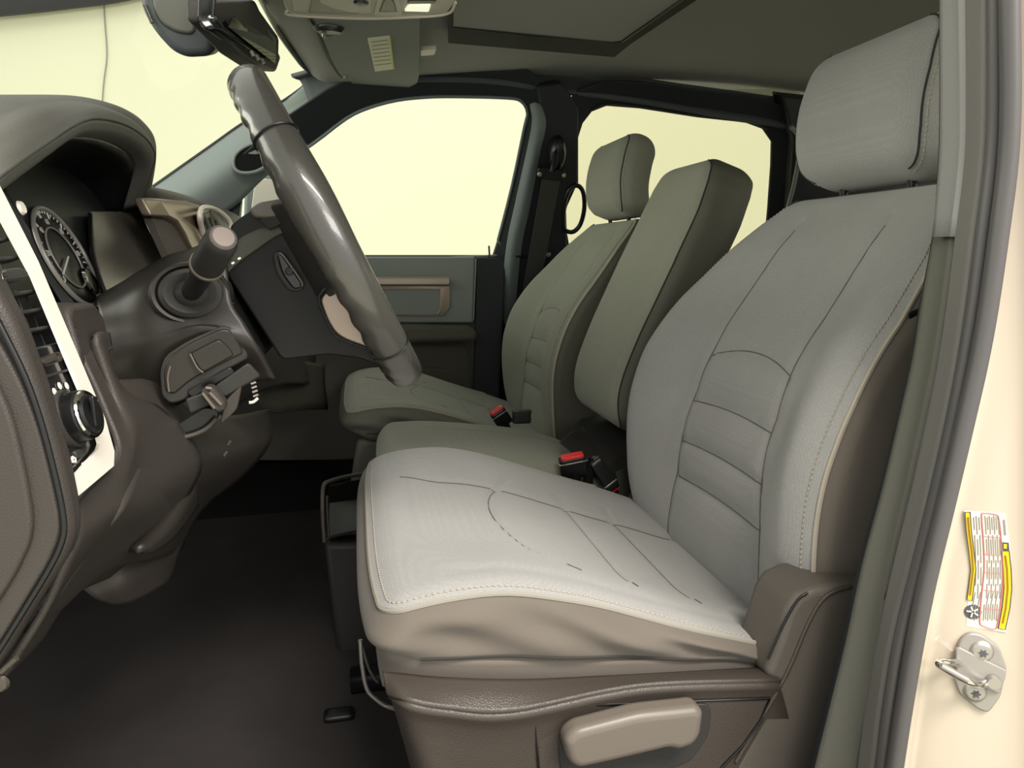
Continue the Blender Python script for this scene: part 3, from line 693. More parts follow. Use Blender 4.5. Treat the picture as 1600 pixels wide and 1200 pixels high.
# ---- belt buckles
def buckle(name, c, fwd, up, h, label, rm_, stalk, red_on_end=True, group='seat belt buckles between the seats'):
    t = thing(name, c, label, 'seat belt buckle')
    R_ = axes(fwd, up)
    box('buckle_body', c, h, black, t, .004, 8, R_)
    f = R_[:, 0]
    box('release_button', np.array(c)+f*(h[0]-.001), (.004, h[1]*.88, h[2]*.82), rm_, t, .0025, 6, R_)
    box('buckle_collar', np.array(c)+f*(h[0]*.55), (.0015, h[1]*1.03, h[2]*1.04), steel, t, .001, 4, R_)
    tube('stalk', stalk, .008, blackm, t, n=10, sm=4, rr=None)
    return t
c1 = P(896, 729, y=1.056); 
buckle('seat_belt_buckle', c1, (-.2, -.2, 1), (1, -.12, .2), (.019, .0085, .022), 'upright black seat belt buckle with bright red top beside the driver cushion', red, [c1, P(905, 780, y=1.054), P(915, 830, y=1.054)])
c2 = P(941, 741, y=1.056)
buckle('seat_belt_buckle', c2, P(962, 772, y=1.050)-P(926, 716, y=1.056), (0, -1, .3), (.030, .012, .013), 'black seat belt buckle lying tilted with dark red end facing down by the driver backrest', redd, [c2+np.array((-.02, 0, .02)), P(922, 728, y=1.055), P(915, 780, y=1.055)])
c3 = P(783, 652, y=1.346)
buckle('seat_belt_buckle', c3, (-.55, -.2, .85), (0, -1, 0), (.018, .016, .009), 'dark seat belt buckle with thin red edge beside the passenger seat cushion', red, [c3, P(790, 665, y=1.346), P(800, 690, y=1.346)])
b4 = thing('belt_anchor_cover', P(815, 655, y=1.36), 'dark square belt anchor cover behind the passenger buckle', 'anchor cover')
box('cover_block', P(815, 652, y=1.346), (.018, .008, .012), plast_d, b4, .004, 6)
box('cover_cap', P(815, 643, y=1.346), (.019, .009, .003), plast_s, b4, .002, 4)
st = thing('belt_strap', P(980, 790, y=.99), 'loose black belt strap folded between driver backrest and cushion', 'strap')
strip('strap_webbing', P3([(968, 735, 1.053), (975, 765, 1.053), (980, 800, 1.052), (992, 830, 1.052)]), (.009, .006, 0), (0, .001, 0), webbing, st)
strip('strap_fold', P3([(955, 745, 1.057), (965, 780, 1.056), (972, 815, 1.056), (975, 835, 1.056)]), (.006, .006, 0), (0, .001, 0), blackm, st)

# ================================================================== DRIVER SIDE PILLAR AND BODY
Aq = [(1480, -160), (1479, 0), (1479, 150), (1477, 250), (1467, 370), (1446, 480), (1433, 560), (1412, 650), (1385, 760), (1352, 880), (1325, 1000), (1294, 1120), (1270, 1215), (1230, 1400)]
Bq = [(1510, -160), (1511, 0), (1513, 150), (1511, 250), (1497, 370), (1482, 480), (1470, 560), (1452, 650), (1428, 760), (1400, 880), (1380, 1000), (1358, 1120), (1340, 1215), (1310, 1400)]
Cq = [(1548, -160), (1548, 0), (1547, 150), (1543, 250), (1528, 370), (1514, 480), (1500, 570), (1483, 660), (1458, 770), (1428, 890), (1400, 1000), (1382, 1110), (1370, 1215), (1345, 1400)]
Dq = [(1583, -160), (1584, 0), (1586, 150), (1582, 250), (1570, 350), (1551, 480), (1534, 570), (1513, 660), (1485, 780), (1456, 900), (1437, 1000), (1418, 1110), (1401, 1215), (1370, 1400)]
def Y(l, y): return [P(a, b, y=y) for a, b in l]
def sub(l, a, b): return l[a:b]
Ab = [(a+160, b) for a, b in Aq]
driver_trim_up = patch('trim_9', [Y(Aq[:5], .475)[0:5], [p*.5+q*.5+np.array((0, -.004, 0)) for p, q in zip(Y(Aq[:5], .47), Y(Bq[:5], .455))], Y(Bq[:5], .45)], pil_g, None, 4, 4, .01); struct(driver_trim_up)
struct(patch('trim_10', [Y(Aq[4:], .485), [p*.5+q*.5+np.array((0, -.003, 0)) for p, q in zip(Y(Aq[4:], .485), Y(Bq[4:], .465))], Y(Bq[4:], .46)], mat('pillar_lower_trim', (98, 98, 89), .55, bump=.3, bscale=600, kind='grain', spec=.35), None, 4, 4, .01))
struct(patch('trim_11', [Y(Bq, .452), [p*.5+q*.5+np.array((0, .006, 0)) for p, q in zip(Y(Bq, .452), Y(Cq, .435))], Y(Cq, .43)], mat('pillar_edge_trim', (112, 110, 106), .5, bump=.2, bscale=600, kind='grain', spec=.4), None, 4, 4, .008))
struct(patch('trim_12', [Y(Aq, .50), Y([(a+60, b) for a, b in Aq], .56), Y([(a+30, b) for a, b in Aq], .80)][:2], pillar_d, None, 2, 4, .01))
seal = thing('door_seal', P(1500, 600, y=.43), 'grey ribbed rubber door seal running down beside the white body', 'door seal')
def mixl(l1, l2, t): return [(a*(1-t)+c*t, b*(1-t)+d*t) for (a, b), (c, d) in zip(l1, l2)]
patch('seal_base', [Y(Cq, .432), Y(mixl(Cq, Dq, .5), .43), Y(Dq, .415)], rubber, seal, 3, 4, .004)
tube('seal_bulb', Y(mixl(Cq, Dq, .22), .424), .0055, rubber, seal, sm=4, n=12)
tube('seal_lip', Y(mixl(Cq, Dq, .82), .412), .0062, rubber, seal, sm=4, n=12)
tube('trim_edge', Y(mixl(Bq[:11], Cq[:11], .06), .450), .0015, pil_g, seal, sm=3)
# white painted jamb: faces forward and out, curving round to the outer skin
Jn = np.array((-.45, -.89, 0)); Jn /= np.linalg.norm(Jn); Jq = P(1520, 860, y=.425)
def PJ(l, d=0): return [P(a, b, n=Jn, q=Jq+Jn*(d)) for a, b in l]
jr = [Y([(a-8, b) for a, b in Dq], .43), PJ([(a+16, b) for a, b in Dq], -.001), PJ([(a+60, b) for a, b in Dq], 0), PJ([(1640, b) for a, b in Dq], .0), PJ([(1700, b) for a, b in Dq], .012), [p+np.array((.25, -.02, 0)) for p in PJ([(1720, b) for a, b in Dq], .02)]]
struct(patch('wall_driver_body', jr, paint, None, 5, 4, .004))
struct(patch('wall_driver_rear', [[(.50, .50, .7), (.48, .46, .5), (.46, .44, .3), (.44, .42, .0)], [(1.0, .32, .7), (1.0, .3, .5), (1.0, .28, .3), (1.0, .28, .0)], [(1.65, .32, .7), (1.65, .3, .5), (1.65, .28, .3), (1.65, .28, .0)]], pillar_d, None, 4, 4, .01))
struct(patch('trim_15', [[(.52, .50, 1.08), (.50, .49, .9), (.50, .48, .7)], [(.68, .42, 1.08), (.66, .40, .9), (.66, .38, .7)]], pillar_d, None, 3, 3, .01))
struct(plate('window_5', [(.66, .38, .7), (1.5, .33, .7), (1.45, .38, 1.05), (.68, .42, 1.05)], (0, .004, 0), win_r, bev=0))
struct(patch('wall_roof_driver', [[(-.15, .28, 1.03), (.5, .34, 1.06), (1.65, .34, 1.06)], [(-.1, .22, 1.12), (.5, .25, 1.16), (1.65, .25, 1.16)]], paint, None, 3, 4, .02))
_PJ = PJ
def PJ(l, d=0): return _PJ(l, d+.0012)
stk = thing('warning_label', PJ([(1540, 890)])[0], 'tall printed sticker with yellow bars and red outlined box on the white door jamb', 'label')
plate('label_sheet', PJ([(1506, 797), (1570, 802), (1578, 850), (1581, 900), (1578, 950), (1572, 988), (1510, 978), (1512, 930), (1516, 890), (1510, 840)], .0006), Jn*.0004, paper, stk, 0)
def band(name, l, r, m, d): return plate(name, PJ(l+r[::-1], d), Jn*.0003, m, stk, 0)
band('yellow_bar', [(1508, 801), (1510, 830), (1514, 862), (1517, 890), (1514, 915), (1511, 936)], [(1516, 801), (1518, 830), (1522, 862), (1525, 890), (1522, 915), (1519, 939)], yellow, .0012)
band('yellow_bar', [(1565, 861), (1568, 890), (1569, 920), (1566, 950), (1560, 981)], [(1577, 861), (1580, 890), (1581, 920), (1578, 950), (1571, 984)], yellow, .0012)
band('dark_square', [(1564, 847), (1565, 860)], [(1576, 848), (1577, 861)], inkd, .0013)
band('square_mark', [(1568, 850), (1568, 857)], [(1573, 850), (1573, 857)], yellow, .0018)
for l_ in ([(1508, 800), (1516, 800), (1518, 830), (1522, 862), (1525, 890), (1522, 915), (1519, 939), (1511, 937), (1514, 915), (1517, 890), (1514, 862), (1510, 830)],
           [(1565, 861), (1577, 861), (1580, 890), (1581, 920), (1578, 950), (1571, 984), (1560, 982), (1566, 950), (1569, 920), (1568, 890)]):
    tube('bar_outline', PJ(l_, .0015), .0004, inkd, stk, n=4, closed=True)
rb = [(1534, 806), (1538, 802), (1556, 804), (1561, 812), (1565, 850), (1567, 900), (1564, 940), (1559, 974), (1554, 983), (1536, 978), (1531, 970), (1534, 930), (1538, 890), (1537, 850)]
tube('red_outline', PJ(rb, .0014), .0005, inkr, stk, n=4, sm=3, closed=True)
for k in range(5): tube('red_divider', PJ([(1537+k*.2-(k > 3)*2, 838+k*28), (1564-(k > 3)*2, 840+k*28)], .0014), .0003, inkr, stk, n=4)
for k in range(10):
    x0 = 1521+k*4.1 if k < 3 else 1539+(k-3)*3.4
    bend = lambda y, x=x0: x+4*math.sin((y-800)/180*math.pi)-(3 if y > 940 else 0)
    segs = [(806, 835), (842, 868), (875, 905), (912, 935), (944, 970)] if k % 2 else [(808, 828), (836, 880), (886, 915), (925, 968)]
    for a_, b_ in segs: tube('print_line', PJ([(bend(a_), a_), (bend((a_+b_)/2), (a_+b_)/2), (bend(b_), b_)], .0013), .00035, inkg, stk, n=4)
tube('bar_print', PJ([(1513, 808), (1515, 832), (1519, 862), (1521, 890), (1518, 915), (1516, 930)], .0018), .0006, mat('bar_ink', (150, 120, 20), .6), stk, n=4)
tube('bar_print', PJ([(1571, 868), (1574, 890), (1575, 920), (1572, 950), (1567, 974)], .0018), .0006, MAT['bar_ink'], stk, n=4)
tube('print_line', PJ([(1569, 812), (1571, 836)], .0013), .0007, inkg, stk, n=4)
lathe('round_mark', [(.0, .0003), (.0058, .0003), (.0058, 0)], PJ([(1520, 956)], .001)[0], Jn, inkd, stk, n=24)
for k in range(5):
    th = k*math.pi*2/5; u = np.array((Jn[1], -Jn[0], 0)); c_ = PJ([(1520, 956)], .0016)[0]
    tube('round_mark_spoke', [c_+.001*(u*math.cos(th)+UP*math.sin(th)), c_+.0042*(u*math.cos(th)+UP*math.sin(th))], .0006, paper, stk, n=5)
sk = thing('door_striker', PJ([(1525, 1050)])[0], 'metal door striker loop bolted to the white door jamb', 'door striker')
plate('striker_plate', rounded(PJ([(1500, 1000), (1515, 989), (1535, 992), (1562, 1012), (1574, 1045), (1572, 1055), (1564, 1090), (1545, 1115), (1530, 1110), (1500, 1088), (1490, 1060), (1494, 1020)], .004), .004), -Jn*.004, zinc, sk, .0015)
plate('striker_rib', PJ([(1494, 1014), (1500, 1012), (1573, 1048), (1572, 1058), (1562, 1085), (1494, 1058)], .0065), -Jn*.003, zinc, sk, .001)
for q in ((1534, 1018), (1523, 1081)):
    c_ = PJ([q], .004)[0]
    hd = lathe('striker_screw', [(.0, .0028), (.0052, .0028), (.0072, .0018), (.0085, 0)], c_, Jn, steel, sk, n=24)
    star = []
    u = np.array((Jn[1], -Jn[0], 0))
    for k in range(12):
        r_ = .0036 if k % 2 == 0 else .0019; th = k*math.pi/6; star.append(c_+Jn*.0034+r_*(u*math.cos(th)+UP*math.sin(th)))
    plate('screw_socket', star, -Jn*.001, inkd, hd, 0)
tube('striker_loop', [PJ([(1500, 1036)], .004)[0], PJ([(1480, 1034)], .014)[0], PJ([(1466, 1036)], .020)[0], PJ([(1480, 1046)], .024)[0], PJ([(1512, 1064)], .022)[0], PJ([(1530, 1070)], .012)[0], PJ([(1550, 1064)], .005)[0]], .003, chrome, sk, sm=6, n=12)
lathe('striker_boss', [(.0, .004), (.0045, .004), (.005, 0)], PJ([(1551, 1064)], .007)[0], Jn, steel, sk, n=20)
tube('striker_wear_pad', [PJ([(1470, 1040)], .026)[0], PJ([(1512, 1063)], .026)[0]], .0022, zinc, sk, n=8)

# ================================================================== STEERING WHEEL AND COLUMN
wt_, wb_ = P(383, 118, y=.8), P(640, 592, y=.8)
wc = (wt_+wb_)/2; up_w = (wt_-wb_); up_w /= np.linalg.norm(up_w); ax_w = np.cross(np.array((0, 1.0, 0)), up_w); ax_w /= np.linalg.norm(ax_w)
if ax_w[0] < 0: ax_w = -ax_w
WR = .163
sw = thing('steering_wheel', wc, 'black leather steering wheel seen almost edge-on in front of the driver seat', 'steering wheel')
TILT = .010
def wheel_pt(th, r=WR, h=0): return wc+r*math.cos(th)*up_w+r*math.sin(th)*np.array((0, -1.0, 0))+ax_w*h
V = []; NW, NT = 240, 28
for i in range(NW):
    th = 2*math.pi*i/NW
    for k in range(NT):
        f = 2*math.pi*k/NT
        ca, sa = math.cos(f), math.sin(f)
        rr = .0150
        # finger bumps on the back of the rim
        bmp = 0
        d1 = (th % (2*math.pi))
        if sa < -.1:
            if .30 < d1 < 1.35 or 1.75 < d1 < 2.75: bmp = .0010*math.sin(d1*40)*min(1, -sa*1.5)
        thumb = .0045*math.exp(-((d1-1.38)/.30)**2)+.0045*math.exp(-((d1-4.9)/.30)**2)
        ra = rr+thumb*.7; h = (rr+.0035+thumb*.6+bmp)*sa
        V.append(wheel_pt(th, WR+ra*ca-thumb*1.2, h))
Fc = [(i*NT+k, i*NT+(k+1) % NT, ((i+1) % NW)*NT+(k+1) % NT, ((i+1) % NW)*NT+k) for i in range(NW) for k in range(NT)]
mesh('rim', V, Fc, leather, sw)
for th0 in (1.02, 2*math.pi-1.02, 2.35, 2*math.pi-2.35):
    ring = [wheel_pt(th0, WR+.0158*math.cos(f), .0192*math.sin(f)) for f in np.linspace(0, 2*math.pi, 24, endpoint=False)]
    tube('rim_seam', ring, .0011, black, sw, closed=True, n=6)
# spokes, hub and its rear shroud
def wl(r, y, h): return wc+up_w*r+np.array((0, y, 0))+ax_w*h
for sd in (-1, 1):
    plate('spoke', rounded([wl(.030, sd*.085, -.016), wl(.026, sd*.150, -.004), wl(-.022, sd*.150, -.004), wl(-.050, sd*.085, -.016)], .01), ax_w*.016, black, sw, .006, 4)
    plate('spoke_back', rounded([wl(.05, sd*.06, -.05), wl(.035, sd*.148, -.012), wl(-.035, sd*.146, -.012), wl(-.075, sd*.06, -.05)], .01), ax_w*.02, plast_d, sw, .008, 4)
plate('airbag_cover', rounded([wl(.055, -.08, -.012), wl(.07, 0, -.012), wl(.055, .08, -.012), wl(-.055, .085, -.012), wl(-.075, 0, -.012), wl(-.055, -.085, -.012)], .03, 6), ax_w*.018, plast_d, sw, .008, 4)
hubp = [(352, 426), (360, 352), (372, 342), (396, 326), (458, 309), (474, 335), (500, 380), (548, 440), (606, 545), (612, 574), (596, 572), (560, 560), (512, 554), (440, 563)]
plate('hub_shroud', rounded(PL(hubp, .715), .006), (0, .17, 0), mat('hub_plastic', (25, 25, 24), .45, spec=.3), sw, .012, 5)
hubu = [P3([(352, 392, .735), (372, 350, .74), (396, 330, .745), (430, 320, .745), (462, 318, .745)]), P3([(351, 410, .716), (372, 378, .716), (400, 362, .716), (432, 350, .716), (466, 340, .716)]), P3([(354, 428, .713), (376, 408, .713), (404, 388, .713), (434, 368, .713), (474, 352, .713)])]
patch('hub_upper_face', hubu, mat('hub_upper_lit', (74, 74, 64), .45, spec=.4), sw, 4, 5, .003)  # light on the sloping hub top painted as a paler plastic
plate('hub_top_cover', rounded(P3([(388, 328, .705), (404, 316, .705), (457, 307, .705), (463, 332, .705), (430, 341, .705), (396, 340, .705)]), .004), (0, .19, 0), lever_m, sw, .004, 4)
plate('hub_top_fin', rounded(P3([(404, 341, .708), (462, 334, .70), (440, 349, .705), (420, 359, .708)]), .003), (0, .03, 0), smooth_p, sw, .003, 3)
plate('lower_spoke_trim', rounded(PL([(500, 466), (528, 444), (546, 454), (570, 492), (600, 552), (540, 530), (525, 520), (512, 500)], .690), .006), (0, .02, 0), bronze, sw, .004, 4)
tube('trim_gap', PL([(544, 446), (527, 440), (498, 463), (510, 500), (522, 522), (538, 532), (596, 552)], .6885), .0012, black, sw, sm=3)
R0 = rounded(PL([(424, 396), (434, 390), (446, 396), (475, 440), (476, 452), (462, 458), (448, 454), (428, 425)], .713), .01, 5)
plate('switch_recess', R0, (0, .006, 0), plast_d, sw, .003)
plate('audio_switch', rounded(PL([(432, 398), (440, 396), (472, 442), (470, 450), (458, 452), (440, 428)], .708), .007, 5), (0, .01, 0), gloss, sw, .003)
tube('switch_edge', PL([(436, 396), (443, 400), (470, 438), (472, 447)], .7065), .0012, lever_m, sw, sm=3)
lathe('switch_pip', [(0, .002), (.003, .0015), (.004, 0)], PL([(452, 424)], .708)[0], (0, -1, 0), plast_d, sw, n=14)
sc = thing('steering_column', P(300, 500, y=.75), 'brown-grey steering column shroud between dashboard and steering wheel', 'steering column')
colp = [(120, 482), (155, 462), (215, 426), (262, 402), (300, 391), (330, 378), (356, 392), (352, 420), (372, 470), (392, 505), (434, 560), (434, 580), (390, 570), (300, 560), (200, 590), (150, 610)]
rows = [P3([(150, 468, .80), (190, 446, .80), (225, 424, .80), (262, 404, .80), (300, 392, .80), (345, 374, .80)]),
        P3([(156, 478, .72), (190, 459, .71), (225, 440, .70), (262, 424, .70), (300, 412, .70), (352, 396, .70)]),
        P3([(162, 503, .69), (190, 497, .685), (225, 488, .68), (262, 482, .68), (300, 478, .68), (362, 470, .68)]),
        P3([(166, 530, .68), (195, 527, .675), (230, 522, .67), (270, 515, .67), (310, 510, .67), (382, 505, .675)]),
        P3([(172, 580, .68), (205, 570, .675), (240, 555, .67), (285, 535, .67), (330, 520, .67), (405, 545, .675)]),
        P3([(180, 640, .70), (210, 640, .70), (250, 640, .70), (300, 620, .70), (350, 600, .70), (430, 590, .70)])]
patch('column_shroud', rows, smooth_p, sc, 8, 8, .006)
tube('shroud_seam', P3([(164, 505, .686), (195, 499, .681), (235, 491, .676), (275, 485, .676), (330, 478, .677), (366, 474, .677)]), .0011, black, sc, sm=4)
plate('shroud_core', PL([(160, 500), (300, 400), (348, 390), (372, 470), (420, 560), (300, 560), (170, 600)], .72), (0, .15, 0), blackm, sc, .01)
bt = P(298, 458, y=.672)
Vb = [(.0, .004), (.006, .006), (.010, .004), (.0125, .0), (.0165, .003), (.019, .004), (.0225, .0015), (.024, -.004)]
lathe('stalk_boot', Vb, bt, (.18, -1, .12), plast_d, sc, squash=(1.12, .92))
lathe('boot_rim', [(.0235, -.006), (.0255, .0), (.028, .001), (.030, -.004), (.031, -.012)], bt+np.array((0, .002, 0)), (.18, -1, .12), smooth_p, sc, squash=(1.12, .92))
stl = thing('turn_signal_lever', bt, 'thick black turn signal lever with round grey end cap on the column', 'lever')
tip = P(349, 371, y=.585); kn = P(318, 415, y=.628); ax_ = tip-bt; L_ = np.linalg.norm(ax_); ax_ /= L_
lathe('lever_arm', [(.0, -.01), (.0078, -.008), (.0085, .01), (.0095, L_*.35), (.0115, L_*.5), (.0120, L_*.6)], bt, ax_, black, stl)
lathe('rotary_grip', [(.011, L_*.50), (.0125, L_*.52), (.0128, L_*.6), (.0125, L_*.93), (.0115, L_*.975), (.0100, L_*1.0), (.0, L_*1.0)], bt, ax_, plast_d, stl)
lathe('grip_ring', [(.0126, L_*.515), (.0136, L_*.525), (.0136, L_*.545), (.0126, L_*.555)], bt, ax_, lever_m, stl)
lathe('end_cap', [(.0, L_*1.0+.0015), (.0078, L_*1.0+.0014), (.0092, L_*1.0-.0002), (.0096, L_-.003)], bt, ax_, mat('lever_cap', (112, 102, 96), .4), stl)
for q in ((362, 412), (372, 405)): tube('grip_mark', P3([(q[0], q[1], .59), (q[0]+4, q[1]-2, .59)]), .0008, whitep, stl, n=5)
# recess with tilt lever, key pad under the column
lv = thing('tilt_lever', P(330, 620, y=.66), 'grooved grey lever sticking out below the steering column', 'lever')
def PR(l, d=0): return [P(a, b, n=np.array((.25, -.95, -.15)), q=P(330, 560, y=.668)+np.array((0, -1, 0))*d) for a, b in l]
rc = sc
R1 = [(258, 612), (255, 580), (262, 560), (290, 540), (346, 514), (360, 516), (376, 542), (380, 552), (300, 592), (272, 616)]
plate('recess_edge', rounded(PR([(252, 620), (249, 580), (258, 556), (290, 534), (345, 509), (362, 512), (385, 545), (388, 560), (330, 592), (290, 625), (266, 632)], .001), .012), (0, .004, 0), plast_d, rc, .002)
plate('recess_face', rounded(PR(R1, .003), .01), (0, .004, 0), smooth_p, rc, .0015)
plate('smooth_pad', rounded(PR([(297, 553), (342, 530), (354, 540), (366, 555), (318, 582), (310, 575)], .006), .003), (0, .003, 0), smooth_p, rc, .0015)
tube('pad_edge', PR([(297, 553), (308, 574), (317, 582)], .0075), .0009, lever_m, rc, sm=3)
tube('recess_highlight', PR([(264, 612), (262, 590), (266, 572)], .005), .0009, lever_m, rc, sm=3)
plate('slot', rounded(PR([(290, 612), (360, 573), (368, 582), (300, 622)], .004), .004), (0, .003, 0), black, rc, .001)
plate('lower_panel', rounded(PR([(334, 604), (388, 566), (408, 588), (350, 622)], .005), .004), (0, .004, 0), plast_d, rc, .002)
plate('lower_bracket', rounded(PR([(288, 624), (322, 612), (336, 630), (296, 648)], .006), .003), (0, .006, 0), plast_d, rc, .002)
plate('open_slot', rounded(PR([(264, 672), (320, 636), (340, 640), (342, 652), (318, 672), (280, 686), (268, 684)], .003), .006), (0, .004, 0), black, rc, .001)
tube('slot_lip', PR([(270, 686), (300, 680), (322, 670), (338, 654)], .006), .0022, plast, rc, sm=4)
plate('side_flap', rounded(PR([(352, 628), (360, 618), (378, 602), (370, 640), (344, 664)], .006), .004), (0, .004, 0), plast, rc, .002)
for k in range(4):
    tube('hazard_print', PR([(392+k*1.2, 600+k*6.5), (400+k*1.2, 597+k*6.5)], .004), .0009, inkg, rc, n=5)
tube('bright_clip', PR([(389, 629), (396, 628), (403, 622)], .004), .0014, paper, rc, sm=3)
for q in ((356, 695), (350, 712)): tube('dim_clip', PR([q, (q[0]+4, q[1]-6)], -.01), .0015, plast, rc)
plate('lever_pad', rounded(PR([(311, 612), (322, 603), (334, 606), (352, 630), (350, 642), (340, 646), (330, 640)], .022), .005), (0, .016, 0), plast, lv, .003)
tube('lever_groove', PR([(327, 613), (345, 632)], .0235), .0016, lever_m, lv)
tube('lever_groove', PR([(316, 614), (335, 638)], .0235), .0014, lever_m, lv)
tube('lever_groove', PR([(321, 606), (330, 607)], .0235), .0014, lever_m, lv)
tube('lever_shank', [PR([(330, 622)], .012)[0], PR([(325, 618)], -.03)[0]], .006, plast_d, lv)

# ================================================================== DASHBOARD
db = thing('dashboard', (-.3, 1.1, .4), 'grey-brown grained dashboard with instrument hood, air vent and silver trims', 'dashboard')
Bn = np.array((.97, 0, .25)); Bn /= np.linalg.norm(Bn); Bqq = P(180, 720, y=.505)
def PB(l, d=0): return [P(a, b, n=Bn, q=Bqq+Bn*d) for a, b in l]
# end cap facing the open door
ec = [(-200, -40), (-60, 300), (-8, 452), (20, 500), (60, 610), (95, 730), (108, 795), (112, 835), (102, 872), (40, 970), (-5, 1046), (-80, 1150), (-500, 1150), (-500, -40)]
plate('end_cap', rounded(PL(ec, .418), .01), (0, .02, 0), dash_m, db, .006, 4)
plate('end_cap_panel', rounded(PL([(-300, 60), (-80, 430), (-10, 520), (30, 590), (62, 670), (84, 760), (94, 810), (92, 840), (75, 882), (0, 1005), (-60, 1090), (-400, 1090)], .413), .012), (0, .01, 0), dash_m, db, .005, 4)
plate('end_cap_inset', rounded(PL([(-300, 160), (-70, 520), (-5, 600), (20, 660), (42, 760), (50, 815), (46, 850), (20, 905), (-10, 950), (-60, 1040), (-400, 1040)], .409), .012), (0, .008, 0), dash_m, db, .007, 4)
tube('end_cap_gap', PL([(-30, 452), (0, 508), (40, 590), (66, 665), (88, 750), (99, 805), (99, 838), (82, 880), (40, 950), (-10, 1030)], .4125), .0016, black, db, sm=4)
# body behind the bezel
body = [P3([(121, 548, .552), (140, 545, .572), (150, 520, .575), (168, 520, .64)]),
        P3([(163, 640, .542), (176, 632, .563), (180, 600, .58), (185, 600, .66)]),
        P3([(183, 714, .524), (202, 700, .546), (215, 660, .58), (250, 640, .66)]),
        P3([(122, 782, .462), (185, 768, .512), (225, 730, .58), (300, 690, .68)]),
        P3([(108, 850, .43), (190, 800, .52), (240, 780, .60), (310, 740, .70)]),
        P3([(70, 950, .43), (110, 900, .50), (170, 860, .58), (250, 830, .68)]),
        P3([(0, 1060, .43), (60, 1000, .50), (110, 930, .60), (170, 900, .68)])]
patch('knee_panel', body, dash_m, db, 6, 6, .004)
outer = [(-70, 150), (0, 290), (60, 408), (120, 548), (165, 655), (179, 705), (178, 728), (120, 777), (113, 765), (62, 606), (0, 455), (-70, 300)]
inner = [(-70, 195), (0, 335), (52, 432), (100, 548), (143, 650), (156, 692), (153, 702), (118, 741), (112, 745), (68, 608), (6, 457), (-66, 300)]
frame('bezel_trim', PB(outer), PB(inner), -Bn*.002, silver, db, .001)
plate('bezel_back', PB(inner, -.012), -Bn*.006, black, db, .001)
for k, (yl, xl, xr, yr) in enumerate([(340, -30, 2, 338), (374, -22, 18, 369), (402, -10, 34, 398), (458, 8, 62, 450), (487, 20, 76, 478), (515, 33, 87, 506), (545, 45, 98, 533)]):
    a, b = PB([(xl, yl), (xr, yr)], -.004)
    V = [a, b, b-Bn*.018+np.array((0, 0, -.002)), a-Bn*.018+np.array((0, 0, -.002))]
    plate('vent_slat', V, (0, 0, -.0022), plast_d, db, .0008)
for k in range(3):
    a, b = PB([(8+k*14, 455), (36+k*16, 540)], -.013)
    tube('vent_vane', [a, b], .0016, plast_d, db)
plate('vent_knob', rounded(PB([(0, 421), (34, 417), (45, 424), (46, 436), (12, 440), (2, 434)], .008), .003), -Bn*.014, plast_d, db, .003)
plate('knob_face', PB([(2, 424), (10, 421), (14, 434), (6, 438)], .010), -Bn*.003, chrome, db, .001)
plate('switch_plate', rounded(PB([(45, 548), (98, 532), (140, 640), (153, 692), (150, 700), (114, 742), (66, 608)], -.004), .002), -Bn*.006, gloss, db, .001)
frame('dimmer_bezel', rounded(PB([(62, 565), (66, 560), (92, 549), (96, 552), (98, 563), (72, 573)], .0), .003), rounded(PB([(65, 566), (68, 562), (90, 552), (93, 554), (94, 561), (73, 570)], .0), .003), -Bn*.004, plast_s, db, 0)
plate('dimmer_button', rounded(PB([(66, 566), (69, 562), (89, 553), (92, 561), (73, 569)], .001), .002), -Bn*.004, plast, db, .001)
plate('pictogram', rounded(PB([(50, 562), (58, 559), (61, 570), (54, 573)], -.003), .002), -Bn*.001, whitep, db, 0)
plate('pictogram', rounded(PB([(96, 550), (100, 548), (103, 557), (99, 560)], -.003), .002), -Bn*.001, whitep, db, 0)
for q in [(70, 608), (85, 612), (93, 603), (104, 603)]:
    c_ = PB([q], -.0035)[0]
    lathe('pictogram', [(0, .0004), (.0022, .0004), (.0024, 0)], c_, Bn, whitep, db, n=10)
tube('divider_line', PB([(60, 592), (120, 574)], -.003), .0008, plast_d, db)
# light switch knob
kc = PB([(107, 655)], -.004)[0]
kax = Bn+np.array((.0, -.10, 0))
lathe('light_switch_collar', [(.0, .003), (.0175, .003), (.019, -.002)], kc, Bn, plast_d, db)
lathe('light_switch_knob', [(.0162, .001), (.0158, .006), (.0154, .0105), (.0142, .0115), (.0, .0115)], kc, kax, black, db)
lathe('light_switch_ring', [(.0112, .0115), (.0146, .0115), (.0150, .0125), (.0142, .0136), (.0112, .0138)], kc, kax, chrome, db)
lathe('light_switch_face', [(.0, .0152), (.0104, .0150), (.0118, .0138), (.0118, .0118)], kc, kax, black, db)
plate('light_switch_grip', rounded([kc+Bn*.0145+np.array((0, a-.002, b)) for a, b in ((-.003, -.009), (.003, -.009), (.003, .009), (-.004, .011))], .002), Bn*.003, black, db, .003)
plate('lock_button', rounded(PB([(117, 704), (132, 698), (137, 709), (122, 716)], -.002), .002), -Bn*.003, plast_d, db, .001)
tube('pictogram', PB([(113, 714), (117, 716), (118, 722), (113, 722), (113, 714)], -.0025), .0008, whitep, db, n=5)
txt = PB([(130, 733), (148, 719)], -.0022)
